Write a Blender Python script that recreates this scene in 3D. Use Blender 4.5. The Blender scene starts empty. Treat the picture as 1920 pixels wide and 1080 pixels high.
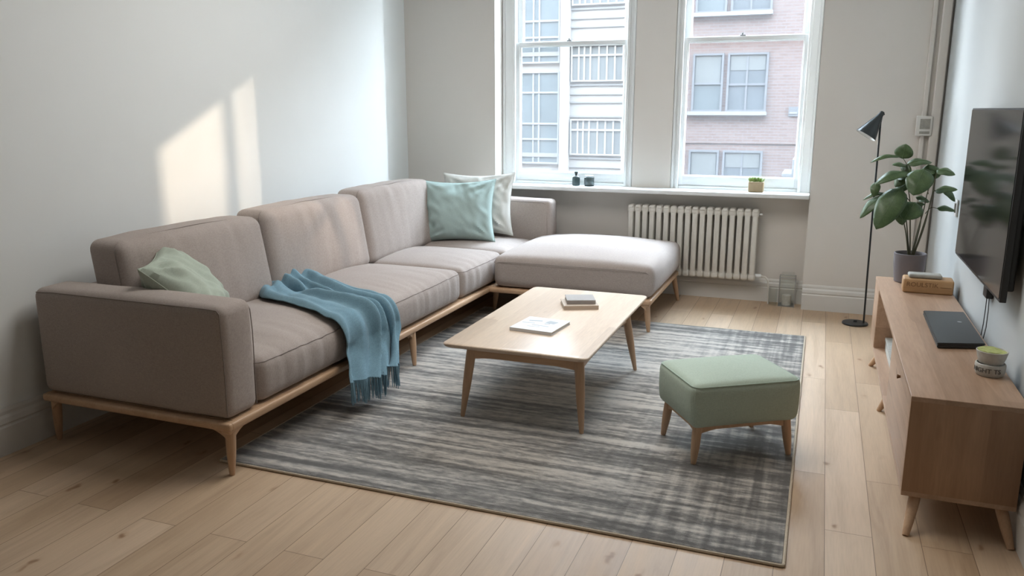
import bpy, bmesh, math, random
from mathutils import Vector, Matrix, noise
from mathutils.bvhtree import BVHTree
R = math.radians
random.seed(7)
scene = bpy.context.scene
col = scene.collection

# ------------------------------------------------------------------ materials
def new_mat(name):
    m = bpy.data.materials.new(name); m.use_nodes = True
    nt = m.node_tree; b = nt.nodes['Principled BSDF']
    return m, nt, b
def N(nt, t, **kw):
    n = nt.nodes.new(t)
    for k, v in kw.items(): setattr(n, k, v)
    return n
def ramp(nt, stops):
    r = N(nt, 'ShaderNodeValToRGB'); e = r.color_ramp.elements
    while len(e) < len(stops): e.new(.5)
    for i, (p, c) in enumerate(stops):
        e[i].position = p; e[i].color = (*c, 1)
    return r
def coords(nt, scale=(1,1,1), rot=(0,0,0), loc=(0,0,0)):
    tc = N(nt, 'ShaderNodeTexCoord'); mp = N(nt, 'ShaderNodeMapping')
    mp.inputs['Scale'].default_value = scale; mp.inputs['Rotation'].default_value = rot; mp.inputs['Location'].default_value = loc
    nt.links.new(tc.outputs['Object'], mp.inputs['Vector'])
    return mp.outputs['Vector']
def noise_tex(nt, vec, scale, detail=3, rough=.5):
    n = N(nt, 'ShaderNodeTexNoise'); n.inputs['Scale'].default_value = scale
    n.inputs['Detail'].default_value = detail; n.inputs['Roughness'].default_value = rough
    nt.links.new(vec, n.inputs['Vector']); return n
def bump(nt, b, h, strength, dist=.01):
    bp = N(nt, 'ShaderNodeBump'); bp.inputs['Strength'].default_value = strength; bp.inputs['Distance'].default_value = dist
    nt.links.new(h, bp.inputs['Height']); nt.links.new(bp.outputs[0], b.inputs['Normal']); return bp
def mixrgb(nt, fac, a, b_, mode='MIX'):
    m = N(nt, 'ShaderNodeMix', data_type='RGBA', blend_type=mode)
    for s, v in ((0, fac), (6, a), (7, b_)):
        if hasattr(v, 'links') or hasattr(v, 'is_linked'): nt.links.new(v, m.inputs[s])
        elif isinstance(v, (int, float)): m.inputs[s].default_value = v
        else: m.inputs[s].default_value = (*v, 1)
    return m.outputs[2]

def plain(name, c, rough=.5, metal=0, var=.04, scale=6, spec=.5, bumpy=0):
    m, nt, b = new_mat(name)
    v = coords(nt); n = noise_tex(nt, v, scale)
    r = ramp(nt, [(.3, tuple(x*(1-var) for x in c)), (.7, tuple(min(1, x*(1+var)) for x in c))])
    nt.links.new(n.outputs[0], r.inputs[0]); nt.links.new(r.outputs[0], b.inputs['Base Color'])
    b.inputs['Roughness'].default_value = rough; b.inputs['Metallic'].default_value = metal
    b.inputs['Specular IOR Level'].default_value = spec
    if bumpy:
        n2 = noise_tex(nt, v, 120); bump(nt, b, n2.outputs[0], bumpy, .002)
    return m
def fabric(name, c, var=.1, weave=420, rough=.95, sheen=.08, bstr=.35):
    m, nt, b = new_mat(name)
    v = coords(nt)
    big = noise_tex(nt, v, 3.5, 4); fine = noise_tex(nt, v, weave, 2, .7)
    va = coords(nt, (weave*1.1, weave*.18, weave*.18)); vb = coords(nt, (weave*.18, weave*1.1, weave*.5))
    fa = noise_tex(nt, va, 1, 1); fb = noise_tex(nt, vb, 1, 1)
    add = N(nt, 'ShaderNodeMath', operation='ADD'); nt.links.new(fa.outputs[0], add.inputs[0]); nt.links.new(fb.outputs[0], add.inputs[1])
    add2 = N(nt, 'ShaderNodeMath', operation='MULTIPLY_ADD'); nt.links.new(add.outputs[0], add2.inputs[0]); add2.inputs[1].default_value = .36
    nt.links.new(fine.outputs[0], add2.inputs[2])
    r = ramp(nt, [(.55, tuple(x*(1-var*1.6) for x in c)), (1.05, tuple(min(1, x*(1+var*1.6)) for x in c))])
    nt.links.new(add2.outputs[0], r.inputs[0])
    r2 = ramp(nt, [(.3, (1-var*.5,)*3), (.7, (1, 1, 1))]); nt.links.new(big.outputs[0], r2.inputs[0])
    nt.links.new(mixrgb(nt, 1.0, r.outputs[0], r2.outputs[0], 'MULTIPLY'), b.inputs['Base Color'])
    b.inputs['Roughness'].default_value = rough; b.inputs['Sheen Weight'].default_value = sheen
    b.inputs['Sheen Roughness'].default_value = .4; b.inputs['Specular IOR Level'].default_value = .2
    bump(nt, b, add2.outputs[0], bstr, .0015)
    return m
def wood(name, light, dark, axis='Y', rough=.42, knots=True, strips=0):
    m, nt, b = new_mat(name)
    s = {'X': (.7, 9, 9), 'Y': (9, .7, 9), 'Z': (9, 9, .7)}[axis]
    v = coords(nt, s); n = noise_tex(nt, v, 1.6, 6, .62); n.inputs['Distortion'].default_value = .6
    mid = tuple((a+b_)/2 for a, b_ in zip(light, dark))
    r = ramp(nt, [(.25, dark), (.48, mid), (.72, light)]); nt.links.new(n.outputs[0], r.inputs[0])
    s2 = tuple(14*x for x in s); f = noise_tex(nt, coords(nt, s2), 1, 3)
    r2 = ramp(nt, [(.3, (.90,)*3), (.62, (1,)*3)]); nt.links.new(f.outputs[0], r2.inputs[0])
    c = mixrgb(nt, 1.0, r.outputs[0], r2.outputs[0], 'MULTIPLY')
    if strips:
        # glued staves: each stave has its own tone
        s3 = {'X': (.55, strips, strips), 'Y': (strips, .55, strips), 'Z': (strips, strips*.0+strips, .3)}[axis]
        vo = N(nt, 'ShaderNodeTexVoronoi'); vo.feature = 'F1'; vo.distance = 'CHEBYCHEV'; vo.inputs['Randomness'].default_value = .55
        nt.links.new(coords(nt, s3), vo.inputs['Vector']); vo.inputs['Scale'].default_value = 1
        sp = N(nt, 'ShaderNodeSeparateColor'); nt.links.new(vo.outputs['Color'], sp.inputs[0])
        r4 = ramp(nt, [(0, (.74, .71, .68)), (1, (1.04, 1.04, 1.04))]); nt.links.new(sp.outputs[0], r4.inputs[0])
        c = mixrgb(nt, 1.0, c, r4.outputs[0], 'MULTIPLY')
    if knots:
        k = N(nt, 'ShaderNodeTexVoronoi'); k.inputs['Scale'].default_value = 1
        s4 = {'X': (2.2, 6, 6), 'Y': (6, 2.2, 6), 'Z': (6, 6, 2.2)}[axis]
        nt.links.new(coords(nt, s4), k.inputs['Vector'])
        r3 = ramp(nt, [(.0, (.45, .36, .3)), (.07, (.72, .66, .6)), (.13, (1, 1, 1))]); nt.links.new(k.outputs['Distance'], r3.inputs[0])
        c = mixrgb(nt, .8, c, r3.outputs[0], 'MULTIPLY')
    nt.links.new(c, b.inputs['Base Color']); b.inputs['Roughness'].default_value = rough
    b.inputs['Specular IOR Level'].default_value = .4
    bump(nt, b, f.outputs[0], .08, .002)
    return m

M = {}
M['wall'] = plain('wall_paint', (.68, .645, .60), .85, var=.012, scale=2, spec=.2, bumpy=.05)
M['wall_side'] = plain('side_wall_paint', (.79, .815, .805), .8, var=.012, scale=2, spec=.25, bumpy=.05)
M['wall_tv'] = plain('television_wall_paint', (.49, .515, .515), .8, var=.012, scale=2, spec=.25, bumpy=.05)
M['wall_rear'] = plain('rear_wall_paint', (.30, .27, .24), .85, var=.02)
M['ceiling'] = plain('ceiling_paint', (.80, .80, .79), .9, var=.01)
M['gloss_white'] = plain('white_gloss_paint', (.74, .76, .755), .38, var=.015)
M['trim'] = plain('trim_paint', (.66, .645, .61), .5, var=.02)
M['sofa'] = fabric('taupe_upholstery', (.375, .322, .292), .12)
M['sofa_seam'] = plain('taupe_seam_thread', (.23, .195, .178), .9)
M['oak'] = wood('pale_oak', (.60, .40, .255), (.47, .295, .175), 'Y', knots=False)
M['oak_x'] = wood('pale_oak_crosswise', (.60, .40, .255), (.47, .295, .175), 'X', knots=False)
M['oak_z'] = wood('pale_oak_upright', (.58, .385, .245), (.45, .28, .168), 'Z', knots=False)
M['table'] = wood('blond_tabletop_oak', (.80, .66, .525), (.71, .56, .43), 'Y', rough=.30, knots=True, strips=5)
M['console'] = wood('console_oak', (.55, .375, .26), (.40, .255, .165), 'Y', rough=.4, knots=True, strips=6)
M['console_end'] = wood('console_oak_end_grain_up', (.46, .285, .175), (.33, .185, .105), 'Z', rough=.45, knots=True, strips=6)
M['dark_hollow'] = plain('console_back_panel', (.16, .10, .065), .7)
M['sage'] = fabric('sage_green_linen', (.42, .475, .40), .06, 380)
M['teal'] = fabric('pale_teal_linen', (.37, .475, .455), .06, 380)
M['ecru'] = fabric('off_white_linen', (.56, .55, .51), .06, 380)
M['stool'] = fabric('mint_green_upholstery', (.42, .49, .405), .08, 420)
M['stool_seam'] = plain('mint_green_piping', (.36, .44, .36), .9)
M['throw'] = fabric('blue_wool', (.165, .275, .335), .12, 260, sheen=.12, bstr=.6)
M['black'] = plain('black_metal', (.018, .02, .021), .42, .3)
M['lamp_shade'] = plain('black_lacquered_metal', (.028, .034, .035), .33, .2)
M['lamp_inside'] = plain('white_lacquer', (.8, .8, .78), .5)
M['screen'] = plain('black_glass_screen', (.010, .010, .011), .12, 0, spec=.16)
M['plastic'] = plain('black_plastic', (.022, .022, .022), .45)
M['laptop'] = plain('black_laptop_shell', (.02, .022, .023), .36)
M['pot'] = plain('mauve_grey_ceramic', (.165, .145, .15), .7, bumpy=.1)
M['soil'] = plain('dark_soil', (.03, .022, .016), 1, var=.5, scale=80)
M['stone'] = plain('grey_stone', (.32, .31, .275), .8, var=.12, scale=40)
M['boxwood'] = wood('carved_block_wood', (.50, .31, .155), (.34, .19, .085), 'X', rough=.5, knots=False)
M['burn'] = plain('burnt_lettering', (.21, .115, .055), .8)
M['ceramic'] = plain('chalky_ceramic', (.50, .485, .44), .75, var=.1, scale=50)
M['ink'] = plain('dark_grey_ink', (.11, .10, .09), .8)
M['lime'] = plain('yellow_green_wax', (.40, .43, .15), .6, var=.2, scale=60)
M['radiator'] = plain('cream_radiator_enamel', (.66, .635, .58), .4, var=.015)
M['paper'] = plain('white_paper_cover', (.72, .73, .74), .5, var=.02)
M['print'] = plain('pale_grey_print', (.40, .44, .47), .6)
M['pages'] = plain('page_block', (.60, .565, .51), .9)
M['greybook'] = plain('warm_grey_cloth_cover', (.34, .315, .295), .7, var=.06, scale=90)
M['tanbook'] = plain('tan_card_cover', (.50, .415, .335), .7, var=.05)
M['darkglass'] = plain('dark_green_glass', (.035, .052, .052), .25, var=.1)
M['latch'] = plain('grey_latch_metal', (.20, .205, .21), .45)
M['steel'] = plain('brushed_steel', (.45, .46, .47), .35, .9)
M['brasspot'] = plain('tan_terracotta', (.34, .255, .15), .7, var=.06, scale=30)
M['stem'] = plain('brown_green_stem', (.09, .085, .045), .7, var=.2)
M['seat_edge'] = plain('rug_binding', (.50, .42, .32), .95, var=.08, scale=90)

def leaf_mat(name, a, b_):
    m, nt, b = new_mat(name)
    v = coords(nt); n = noise_tex(nt, v, 16, 4)
    r = ramp(nt, [(.3, a), (.7, b_)]); nt.links.new(n.outputs[0], r.inputs[0])
    vo = N(nt, 'ShaderNodeTexVoronoi', feature='DISTANCE_TO_EDGE'); vo.inputs['Scale'].default_value = 55; nt.links.new(v, vo.inputs['Vector'])
    r2 = ramp(nt, [(0, (1.35, 1.35, 1.3)), (.05, (1, 1, 1))]); nt.links.new(vo.outputs['Distance'], r2.inputs[0])
    nt.links.new(mixrgb(nt, 1, r.outputs[0], r2.outputs[0], 'MULTIPLY'), b.inputs['Base Color'])
    b.inputs['Roughness'].default_value = .42
    tr = N(nt, 'ShaderNodeBsdfTranslucent'); nt.links.new(r.outputs[0], tr.inputs[0])
    mx = N(nt, 'ShaderNodeMixShader'); mx.inputs[0].default_value = .22
    out = nt.nodes['Material Output']
    nt.links.new(b.outputs[0], mx.inputs[1]); nt.links.new(tr.outputs[0], mx.inputs[2]); nt.links.new(mx.outputs[0], out.inputs[0])
    return m
M['leaf'] = leaf_mat('green_leaf', (.055, .10, .036), (.10, .155, .065))
M['vein'] = leaf_mat('pale_leaf_vein', (.10, .17, .07), (.14, .22, .10))
M['sprout'] = leaf_mat('light_green_leaf', (.16, .26, .06), (.33, .42, .14))

def glass_mat(name, veil=.0, gloss=.06, tint=(1, 1, 1)):
    m = bpy.data.materials.new(name); m.use_nodes = True; nt = m.node_tree; nt.nodes.clear()
    out = N(nt, 'ShaderNodeOutputMaterial'); t = N(nt, 'ShaderNodeBsdfTransparent'); t.inputs[0].default_value = (*tint, 1)
    g = N(nt, 'ShaderNodeBsdfGlossy'); g.inputs['Roughness'].default_value = .03
    mx = N(nt, 'ShaderNodeMixShader'); mx.inputs[0].default_value = gloss
    nt.links.new(t.outputs[0], mx.inputs[1]); nt.links.new(g.outputs[0], mx.inputs[2]); last = mx
    if veil:  # translucent white mixed in as painted haze over the view outside
        d = N(nt, 'ShaderNodeBsdfTranslucent'); d.inputs[0].default_value = (.95, .97, 1, 1)
        m2 = N(nt, 'ShaderNodeMixShader'); m2.inputs[0].default_value = veil
        nt.links.new(last.outputs[0], m2.inputs[1]); nt.links.new(d.outputs[0], m2.inputs[2]); last = m2
    nt.links.new(last.outputs[0], out.inputs[0]); return m
M['glass'] = glass_mat('window_glass', veil=.018)
M['clear'] = glass_mat('clear_jar_glass', tint=(.965, .98, .975))

def floor_mat():
    m, nt, b = new_mat('oak_floorboards')
    v = coords(nt, rot=(0, 0, R(90)), loc=(.31, .05, 0))
    br = N(nt, 'ShaderNodeTexBrick'); br.offset = .37; br.squash = 1
    br.inputs['Scale'].default_value = 1; br.inputs['Brick Width'].default_value = 1.35; br.inputs['Row Height'].default_value = .165
    br.inputs['Mortar Size'].default_value = .0013; br.inputs['Mortar Smooth'].default_value = .2
    br.inputs['Color1'].default_value = (0, 0, 0, 1); br.inputs['Color2'].default_value = (1, 1, 1, 1); br.inputs['Mortar'].default_value = (.5, .5, .5, 1)
    nt.links.new(v, br.inputs['Vector'])
    tone = ramp(nt, [(0, (.47, .33, .213)), (.5, (.54, .395, .265)), (1, (.61, .46, .325))]); nt.links.new(br.outputs['Color'], tone.inputs[0])
    # grain, shifted per board
    sc = N(nt, 'ShaderNodeVectorMath', operation='SCALE'); sc.inputs['Scale'].default_value = 9; nt.links.new(br.outputs['Color'], sc.inputs[0])
    tc = coords(nt, (7, .55, 1)); ad = N(nt, 'ShaderNodeVectorMath', operation='ADD'); nt.links.new(tc, ad.inputs[0]); nt.links.new(sc.outputs[0], ad.inputs[1])
    g = noise_tex(nt, ad.outputs[0], 2.2, 6, .6); g.inputs['Distortion'].default_value = .8
    r = ramp(nt, [(.28, (.80, .76, .72)), (.5, (.97, .96, .95)), (.72, (1.08, 1.07, 1.06))]); nt.links.new(g.outputs[0], r.inputs[0])
    c = mixrgb(nt, 1, tone.outputs[0], r.outputs[0], 'MULTIPLY')
    f = noise_tex(nt, coords(nt, (140, 7, 1)), 1, 3); r2 = ramp(nt, [(.3, (.93,)*3), (.6, (1,)*3)]); nt.links.new(f.outputs[0], r2.inputs[0])
    c = mixrgb(nt, 1, c, r2.outputs[0], 'MULTIPLY')
    k = N(nt, 'ShaderNodeTexVoronoi'); k.inputs['Scale'].default_value = 1; k.inputs['Randomness'].default_value = 1
    kn = noise_tex(nt, coords(nt), 14, 2); kv = N(nt, 'ShaderNodeVectorMath', operation='MULTIPLY_ADD'); kv.inputs[1].default_value = (.35, .35, 0)
    nt.links.new(kn.outputs[1], kv.inputs[0]); nt.links.new(coords(nt, (7.5, 3.0, 0)), kv.inputs[2]); nt.links.new(kv.outputs[0], k.inputs['Vector'])
    r3 = ramp(nt, [(0, (.33, .22, .14)), (.05, (.52, .40, .30)), (.11, (.93, .90, .87)), (.17, (1, 1, 1))]); nt.links.new(k.outputs['Distance'], r3.inputs[0])
    c = mixrgb(nt, .85, c, r3.outputs[0], 'MULTIPLY')
    c = mixrgb(nt, br.outputs['Fac'], c, (.17, .11, .065))
    nt.links.new(c, b.inputs['Base Color'])
    rr = ramp(nt, [(.3, (.40,)*3), (.7, (.52,)*3)]); nt.links.new(g.outputs[0], rr.inputs[0]); nt.links.new(rr.outputs[0], b.inputs['Roughness'])
    b.inputs['Specular IOR Level'].default_value = .5
    bump(nt, b, f.outputs[0], .05, .002)
    return m
M['floor'] = floor_mat()

def rug_mat():
    m, nt, b = new_mat('striped_woven_rug')
    # stripes run across the room (along X); broken dashes; a cross weave grows towards the right edge
    s1 = noise_tex(nt, coords(nt, (.7, 19, 1)), 1, 2, .55)
    s2 = noise_tex(nt, coords(nt, (11, 34, 1)), 1, 2, .6)
    s3 = noise_tex(nt, coords(nt, (.45, 3.0, 1)), 1, 2)
    cw = noise_tex(nt, coords(nt, (26, 1.6, 1)), 1, 2)
    pile = noise_tex(nt, coords(nt), 260, 2, .8)
    clump = noise_tex(nt, coords(nt, (34, 60, 1)), 1, 2, .6)
    def math_(op, a, b_=None, c=None):
        n = N(nt, 'ShaderNodeMath', operation=op)
        for i, v in enumerate((a, b_, c)):
            if v is None: continue
            if isinstance(v, (int, float)): n.inputs[i].default_value = v
            else: nt.links.new(v, n.inputs[i])
        return n.outputs[0]
    sep = N(nt, 'ShaderNodeSeparateXYZ'); nt.links.new(coords(nt), sep.inputs[0])
    mr = N(nt, 'ShaderNodeMapRange'); mr.inputs['From Min'].default_value = .25; mr.inputs['From Max'].default_value = 1.05
    nt.links.new(sep.outputs[0], mr.inputs[0])              # 0 in the middle, 1 at the right edge
    base = math_('MULTIPLY_ADD', s1.outputs[0], 1.5, -.70)
    base = math_('MULTIPLY_ADD', s2.outputs[0], .75, math_('ADD', base, .05))
    base = math_('MULTIPLY_ADD', s3.outputs[0], .75, math_('ADD', base, -.37))
    cross = math_('MULTIPLY', math_('ADD', cw.outputs[0], -.5), math_('MULTIPLY', mr.outputs[0], 1.1))
    base = math_('ADD', base, cross)
    base = math_('ADD', base, math_('MULTIPLY', mr.outputs[0], -.16))
    # gradually darker towards the near end
    my = N(nt, 'ShaderNodeMapRange'); my.inputs['From Min'].default_value = -.35; my.inputs['From Max'].default_value = -1.35
    nt.links.new(sep.outputs[1], my.inputs[0]); base = math_('ADD', base, math_('MULTIPLY', my.outputs[0], -.10))
    base = math_('MULTIPLY_ADD', clump.outputs[0], .32, math_('ADD', base, -.16))
    base = math_('MULTIPLY_ADD', pile.outputs[0], .30, math_('ADD', base, -.15))
    r = ramp(nt, [(.12, (.125, .119, .111)), (.34, (.25, .236, .218)), (.50, (.43, .40, .362)), (.66, (.60, .555, .495))])
    nt.links.new(base, r.inputs[0]); nt.links.new(r.outputs[0], b.inputs['Base Color'])
    b.inputs['Roughness'].default_value = 1; b.inputs['Sheen Weight'].default_value = .35; b.inputs['Specular IOR Level'].default_value = .1
    h = math_('ADD', math_('MULTIPLY', base, .8), pile.outputs[0])
    bump(nt, b, h, .8, .006)
    return m
M['rug'] = rug_mat()

def brick_mat():
    m, nt, b = new_mat('pink_brick')
    v = coords(nt, rot=(R(90), 0, 0))
    br = N(nt, 'ShaderNodeTexBrick'); br.inputs['Scale'].default_value = 1; br.inputs['Brick Width'].default_value = .3; br.inputs['Row Height'].default_value = .1
    br.inputs['Mortar Size'].default_value = .012
    br.inputs['Color1'].default_value = (0.0930, 0.0640, 0.0570, 1); br.inputs['Color2'].default_value = (0.1040, 0.0760, 0.0680, 1); br.inputs['Mortar'].default_value = (0.1026, 0.0901, 0.0858, 1)
    nt.links.new(v, br.inputs['Vector'])
    n = noise_tex(nt, v, .6, 4); r = ramp(nt, [(.3, (.93, .93, .93)), (.7, (1.05, 1.04, 1.03))]); nt.links.new(n.outputs[0], r.inputs[0])
    nt.links.new(mixrgb(nt, 1, br.outputs[0], r.outputs[0], 'MULTIPLY'), b.inputs['Base Color']); b.inputs['Roughness'].default_value = 1
    b.inputs['Specular IOR Level'].default_value = .1
    return m
M['brick'] = brick_mat()
M['cream'] = plain('cream_render', (0.165, 0.156, 0.142), 1, var=.03, scale=1, spec=.1)
M['cream_dark'] = plain('cream_moulding', (0.1200, 0.1170, 0.1110), 1, var=.03, scale=2, spec=.1)
M['far_white'] = plain('far_white_paint', (0.1305, 0.1336, 0.1368), 1, spec=.1)
M['far_pane'] = plain('far_window_pane', (0.0609, 0.0702, 0.0733), .8, var=.12, scale=.9, spec=.1)
M['far_pane_dark'] = plain('far_dark_window_pane', (0.0547, 0.0609, 0.0659), .8, var=.1, scale=.9, spec=.1)
M['far_blind'] = plain('far_window_blind', (0.0810, 0.0840, 0.0820), 1, var=.05, scale=2, spec=.1)
M['far_frame'] = plain('far_window_frame', (0.0820, 0.0840, 0.0880), 1, spec=.1)
M['street'] = plain('street_paving', (.10, .10, .10), 1)

# ------------------------------------------------------------------ mesh helpers
def obj(name, bm, m, parent=None, smooth=True):
    me = bpy.data.meshes.new(name); bmesh.ops.recalc_face_normals(bm, faces=bm.faces)
    bm.to_mesh(me); bm.free()
    if smooth:
        for p in me.polygons: p.use_smooth = True
        try: me.set_sharp_from_angle(angle=R(38))
        except Exception: pass
    if m: me.materials.append(M[m] if isinstance(m, str) else m)
    o = bpy.data.objects.new(name, me); col.objects.link(o)
    if parent: o.parent = parent
    return o
def thing(name, label, cat, loc=(0, 0, 0), rz=0, group=None):
    o = bpy.data.objects.new(name, None); col.objects.link(o); o.empty_display_size = .1
    o.location = loc; o.rotation_euler = (0, 0, rz); o['label'] = label; o['category'] = cat
    if group: o['group'] = group
    return o
def tag(o, label, cat, group=None):
    o['label'] = label; o['category'] = cat
    if group: o['group'] = group
    return o
def struct(o, label=None):
    o['kind'] = 'structure'
    if label: o['label'] = label
    return o
def place(o, c):
    """move a mesh's origin to c, keeping its shape where it is"""
    o.data.transform(Matrix.Translation(-Vector(c))); o.location = c; return o
def box(bm, x0, x1, y0, y1, z0, z1, bev=0, mtx=None):
    t = bmesh.new()
    bmesh.ops.create_cube(t, size=1)
    for v in t.verts: v.co = Vector((x0+(v.co.x+.5)*(x1-x0), y0+(v.co.y+.5)*(y1-y0), z0+(v.co.z+.5)*(z1-z0)))
    if bev: bmesh.ops.bevel(t, geom=t.edges[:], offset=bev, segments=3, affect='EDGES', profile=.5)
    if mtx: t.transform(mtx)
    me = bpy.data.meshes.new('t'); t.to_mesh(me); t.free(); bm.from_mesh(me); bpy.data.meshes.remove(me)
def bx(*a, **k):
    bm = bmesh.new(); box(bm, *a, **k); return bm
def prism(bm, pts, axis, a0, a1, bev=0):
    """extrude polygon pts (2D) along axis ('X','Y','Z') from a0 to a1"""
    def mk(p, a): return {'X': (a, p[0], p[1]), 'Y': (p[0], a, p[1]), 'Z': (p[0], p[1], a)}[axis]
    t = bmesh.new()
    lo = [t.verts.new(mk(p, a0)) for p in pts]; hi = [t.verts.new(mk(p, a1)) for p in pts]
    t.faces.new(lo); t.faces.new(hi[::-1]); n = len(pts)
    for i in range(n): t.faces.new((lo[i], hi[i], hi[(i+1) % n], lo[(i+1) % n]))
    bmesh.ops.recalc_face_normals(t, faces=t.faces)
    if bev: bmesh.ops.bevel(t, geom=t.edges[:], offset=bev, segments=2, affect='EDGES')
    me = bpy.data.meshes.new('t'); t.to_mesh(me); t.free(); bm.from_mesh(me); bpy.data.meshes.remove(me)
def tube(bm, pts, r, seg=10, cap=True):
    pts = [Vector(p) for p in pts]; n = len(pts)
    rs = r if isinstance(r, (list, tuple)) else [r]*n
    rings = []; prev = None
    for i, p in enumerate(pts):
        d = (pts[min(i+1, n-1)]-pts[max(i-1, 0)]).normalized()
        up = prev if prev else (Vector((0, 0, 1)) if abs(d.z) < .9 else Vector((1, 0, 0)))
        a = d.cross(up).normalized(); b_ = a.cross(d).normalized(); prev = b_
        rings.append([bm.verts.new(p+(a*math.cos(t)+b_*math.sin(t))*rs[i]) for t in [2*math.pi*k/seg for k in range(seg)]])
    for i in range(n-1):
        for k in range(seg): bm.faces.new((rings[i][k], rings[i][(k+1) % seg], rings[i+1][(k+1) % seg], rings[i+1][k]))
    if cap: bm.faces.new(rings[0][::-1]); bm.faces.new(rings[-1])
def tb(*a, **k):
    bm = bmesh.new(); tube(bm, *a, **k); return bm
def lathe(bm, prof, seg=40, c=(0, 0, 0)):
    rings = []
    for r, z in prof:
        if r < 1e-5: rings.append([bm.verts.new((c[0], c[1], c[2]+z))])
        else: rings.append([bm.verts.new((c[0]+r*math.cos(2*math.pi*k/seg), c[1]+r*math.sin(2*math.pi*k/seg), c[2]+z)) for k in range(seg)])
    for a, b_ in zip(rings, rings[1:]):
        for k in range(seg):
            k2 = (k+1) % seg
            if len(a) == 1 and len(b_) == 1: continue
            if len(a) == 1: bm.faces.new((a[0], b_[k], b_[k2]))
            elif len(b_) == 1: bm.faces.new((a[k], a[k2], b_[0]))
            else: bm.faces.new((a[k], a[k2], b_[k2], b_[k]))
def la(prof, **k):
    bm = bmesh.new(); lathe(bm, prof, **k); return bm
def axis_pts(h, r, step):
    n = max(2, int((2*(h-r))/step)); c = 4
    a = [-h + r*(1-math.cos(math.pi/2*i/c)) for i in range(c)]
    m = [-(h-r)+2*(h-r)*i/n for i in range(n+1)]
    return a+m+[-x for x in a[::-1]]
def rbox(sx, sy, sz, r, step=.03):
    """rounded box centred on 0, dense grid on every side, ready to be shaped"""
    hx, hy, hz = sx/2, sy/2, sz/2
    X, Y, Z = axis_pts(hx, r, step), axis_pts(hy, r, step), axis_pts(hz, r, step)
    bm = bmesh.new(); cache = {}
    def V(i, j, k):
        key = (i, j, k)
        if key not in cache:
            p = Vector((X[i], Y[j], Z[k]))
            q = Vector((max(-hx+r, min(hx-r, p.x)), max(-hy+r, min(hy-r, p.y)), max(-hz+r, min(hz-r, p.z))))
            d = p-q
            # p lies on the cube surface: project onto the rounding sphere
            if d.length > 1e-9: p = q+d.normalized()*r
            cache[key] = bm.verts.new(p)
        return cache[key]
    nx, ny, nz = len(X)-1, len(Y)-1, len(Z)-1
    for i in range(nx):
        for j in range(ny):
            for k in (0, nz): bm.faces.new((V(i, j, k), V(i+1, j, k), V(i+1, j+1, k), V(i, j+1, k)))
    for i in range(nx):
        for k in range(nz):
            for j in (0, ny): bm.faces.new((V(i, j, k), V(i+1, j, k), V(i+1, j, k+1), V(i, j, k+1)))
    for j in range(ny):
        for k in range(nz):
            for i in (0, nx): bm.faces.new((V(i, j, k), V(i, j+1, k), V(i, j+1, k+1), V(i, j, k+1)))
    bmesh.ops.recalc_face_normals(bm, faces=bm.faces)
    return bm
def ns(x, y, z=0): return noise.noise(Vector((x, y, z)))
def rring(sx, sy, z, r, fn=None, n=8):
    """closed rounded-rectangle path"""
    pts = []
    hx, hy = sx/2-r, sy/2-r
    for cx, cy, a0 in ((hx, hy, 0), (-hx, hy, 90), (-hx, -hy, 180), (hx, -hy, 270)):
        for i in range(n+1):
            a = R(a0+90*i/n); pts.append(Vector((cx+r*math.cos(a), cy+r*math.sin(a), z)))
    out = []
    for i, p in enumerate(pts):
        q = pts[(i+1) % len(pts)]; m = max(1, int((q-p).length/.03))
        for k in range(m): out.append(p.lerp(q, k/m))
    out.append(out[0].copy())
    return [fn(p.copy()) if fn else p for p in out]
def leg(bm, top, bot, rt, rb, seg=16):
    top, bot = Vector(top), Vector(bot)
    pts = [top.lerp(bot, t) for t in (0, .25, .5, .75, .97, 1)]
    rs = [rt, rt*.98, rt*.8+rb*.2, rt*.42+rb*.58, rb, rb*.86]
    tube(bm, pts, rs, seg)

# ------------------------------------------------------------------ the room
LX, RX = -3.41, .78
PY, WY = 6.62, 6.80            # pier face, recessed wall under the windows
CZ = 3.2
struct(obj('floor', bx(LX-.15, RX+.02, -1.6, 7.0, -.06, 0), 'floor', smooth=False), 'light oak floorboards with small knots')
struct(obj('ceiling', bx(LX-.3, RX+.15, -1.6, 7.0, CZ, CZ+.1), 'ceiling', smooth=False), 'white ceiling')
bm = bmesh.new(); box(bm, LX-.3, LX, -1.6, 6.02, 0, CZ); box(bm, LX-.3, LX-.13, 6.02, 7.0, 0, CZ)
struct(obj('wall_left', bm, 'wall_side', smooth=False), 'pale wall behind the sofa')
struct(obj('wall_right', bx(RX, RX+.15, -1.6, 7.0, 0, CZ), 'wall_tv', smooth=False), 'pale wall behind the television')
struct(obj('wall_front', bx(LX, RX, -1.6, -1.5, 0, CZ), 'wall_rear', smooth=False), 'wall behind the viewer')
bm = bmesh.new()
box(bm, LX-.13, -2.68, PY, 7.0, 0, CZ); box(bm, -.07, RX, PY, 7.0, 0, CZ)
box(bm, -2.68, -.07, WY, 7.0, 0, .87); box(bm, -2.68, -.07, PY, 7.0, 3.10, CZ)
box(bm, -1.50, -1.175, 6.79, 7.0, .9, 3.10)
struct(obj('wall_back', bm, 'wall', smooth=False), 'window wall with two piers')
# window board
bm = bmesh.new(); box(bm, -2.678, -.072, 6.585, 6.84, .868, .902, bev=.008); 
struct(obj('trim_1', bm, 'gloss_white'), 'white window board under both windows')
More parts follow.
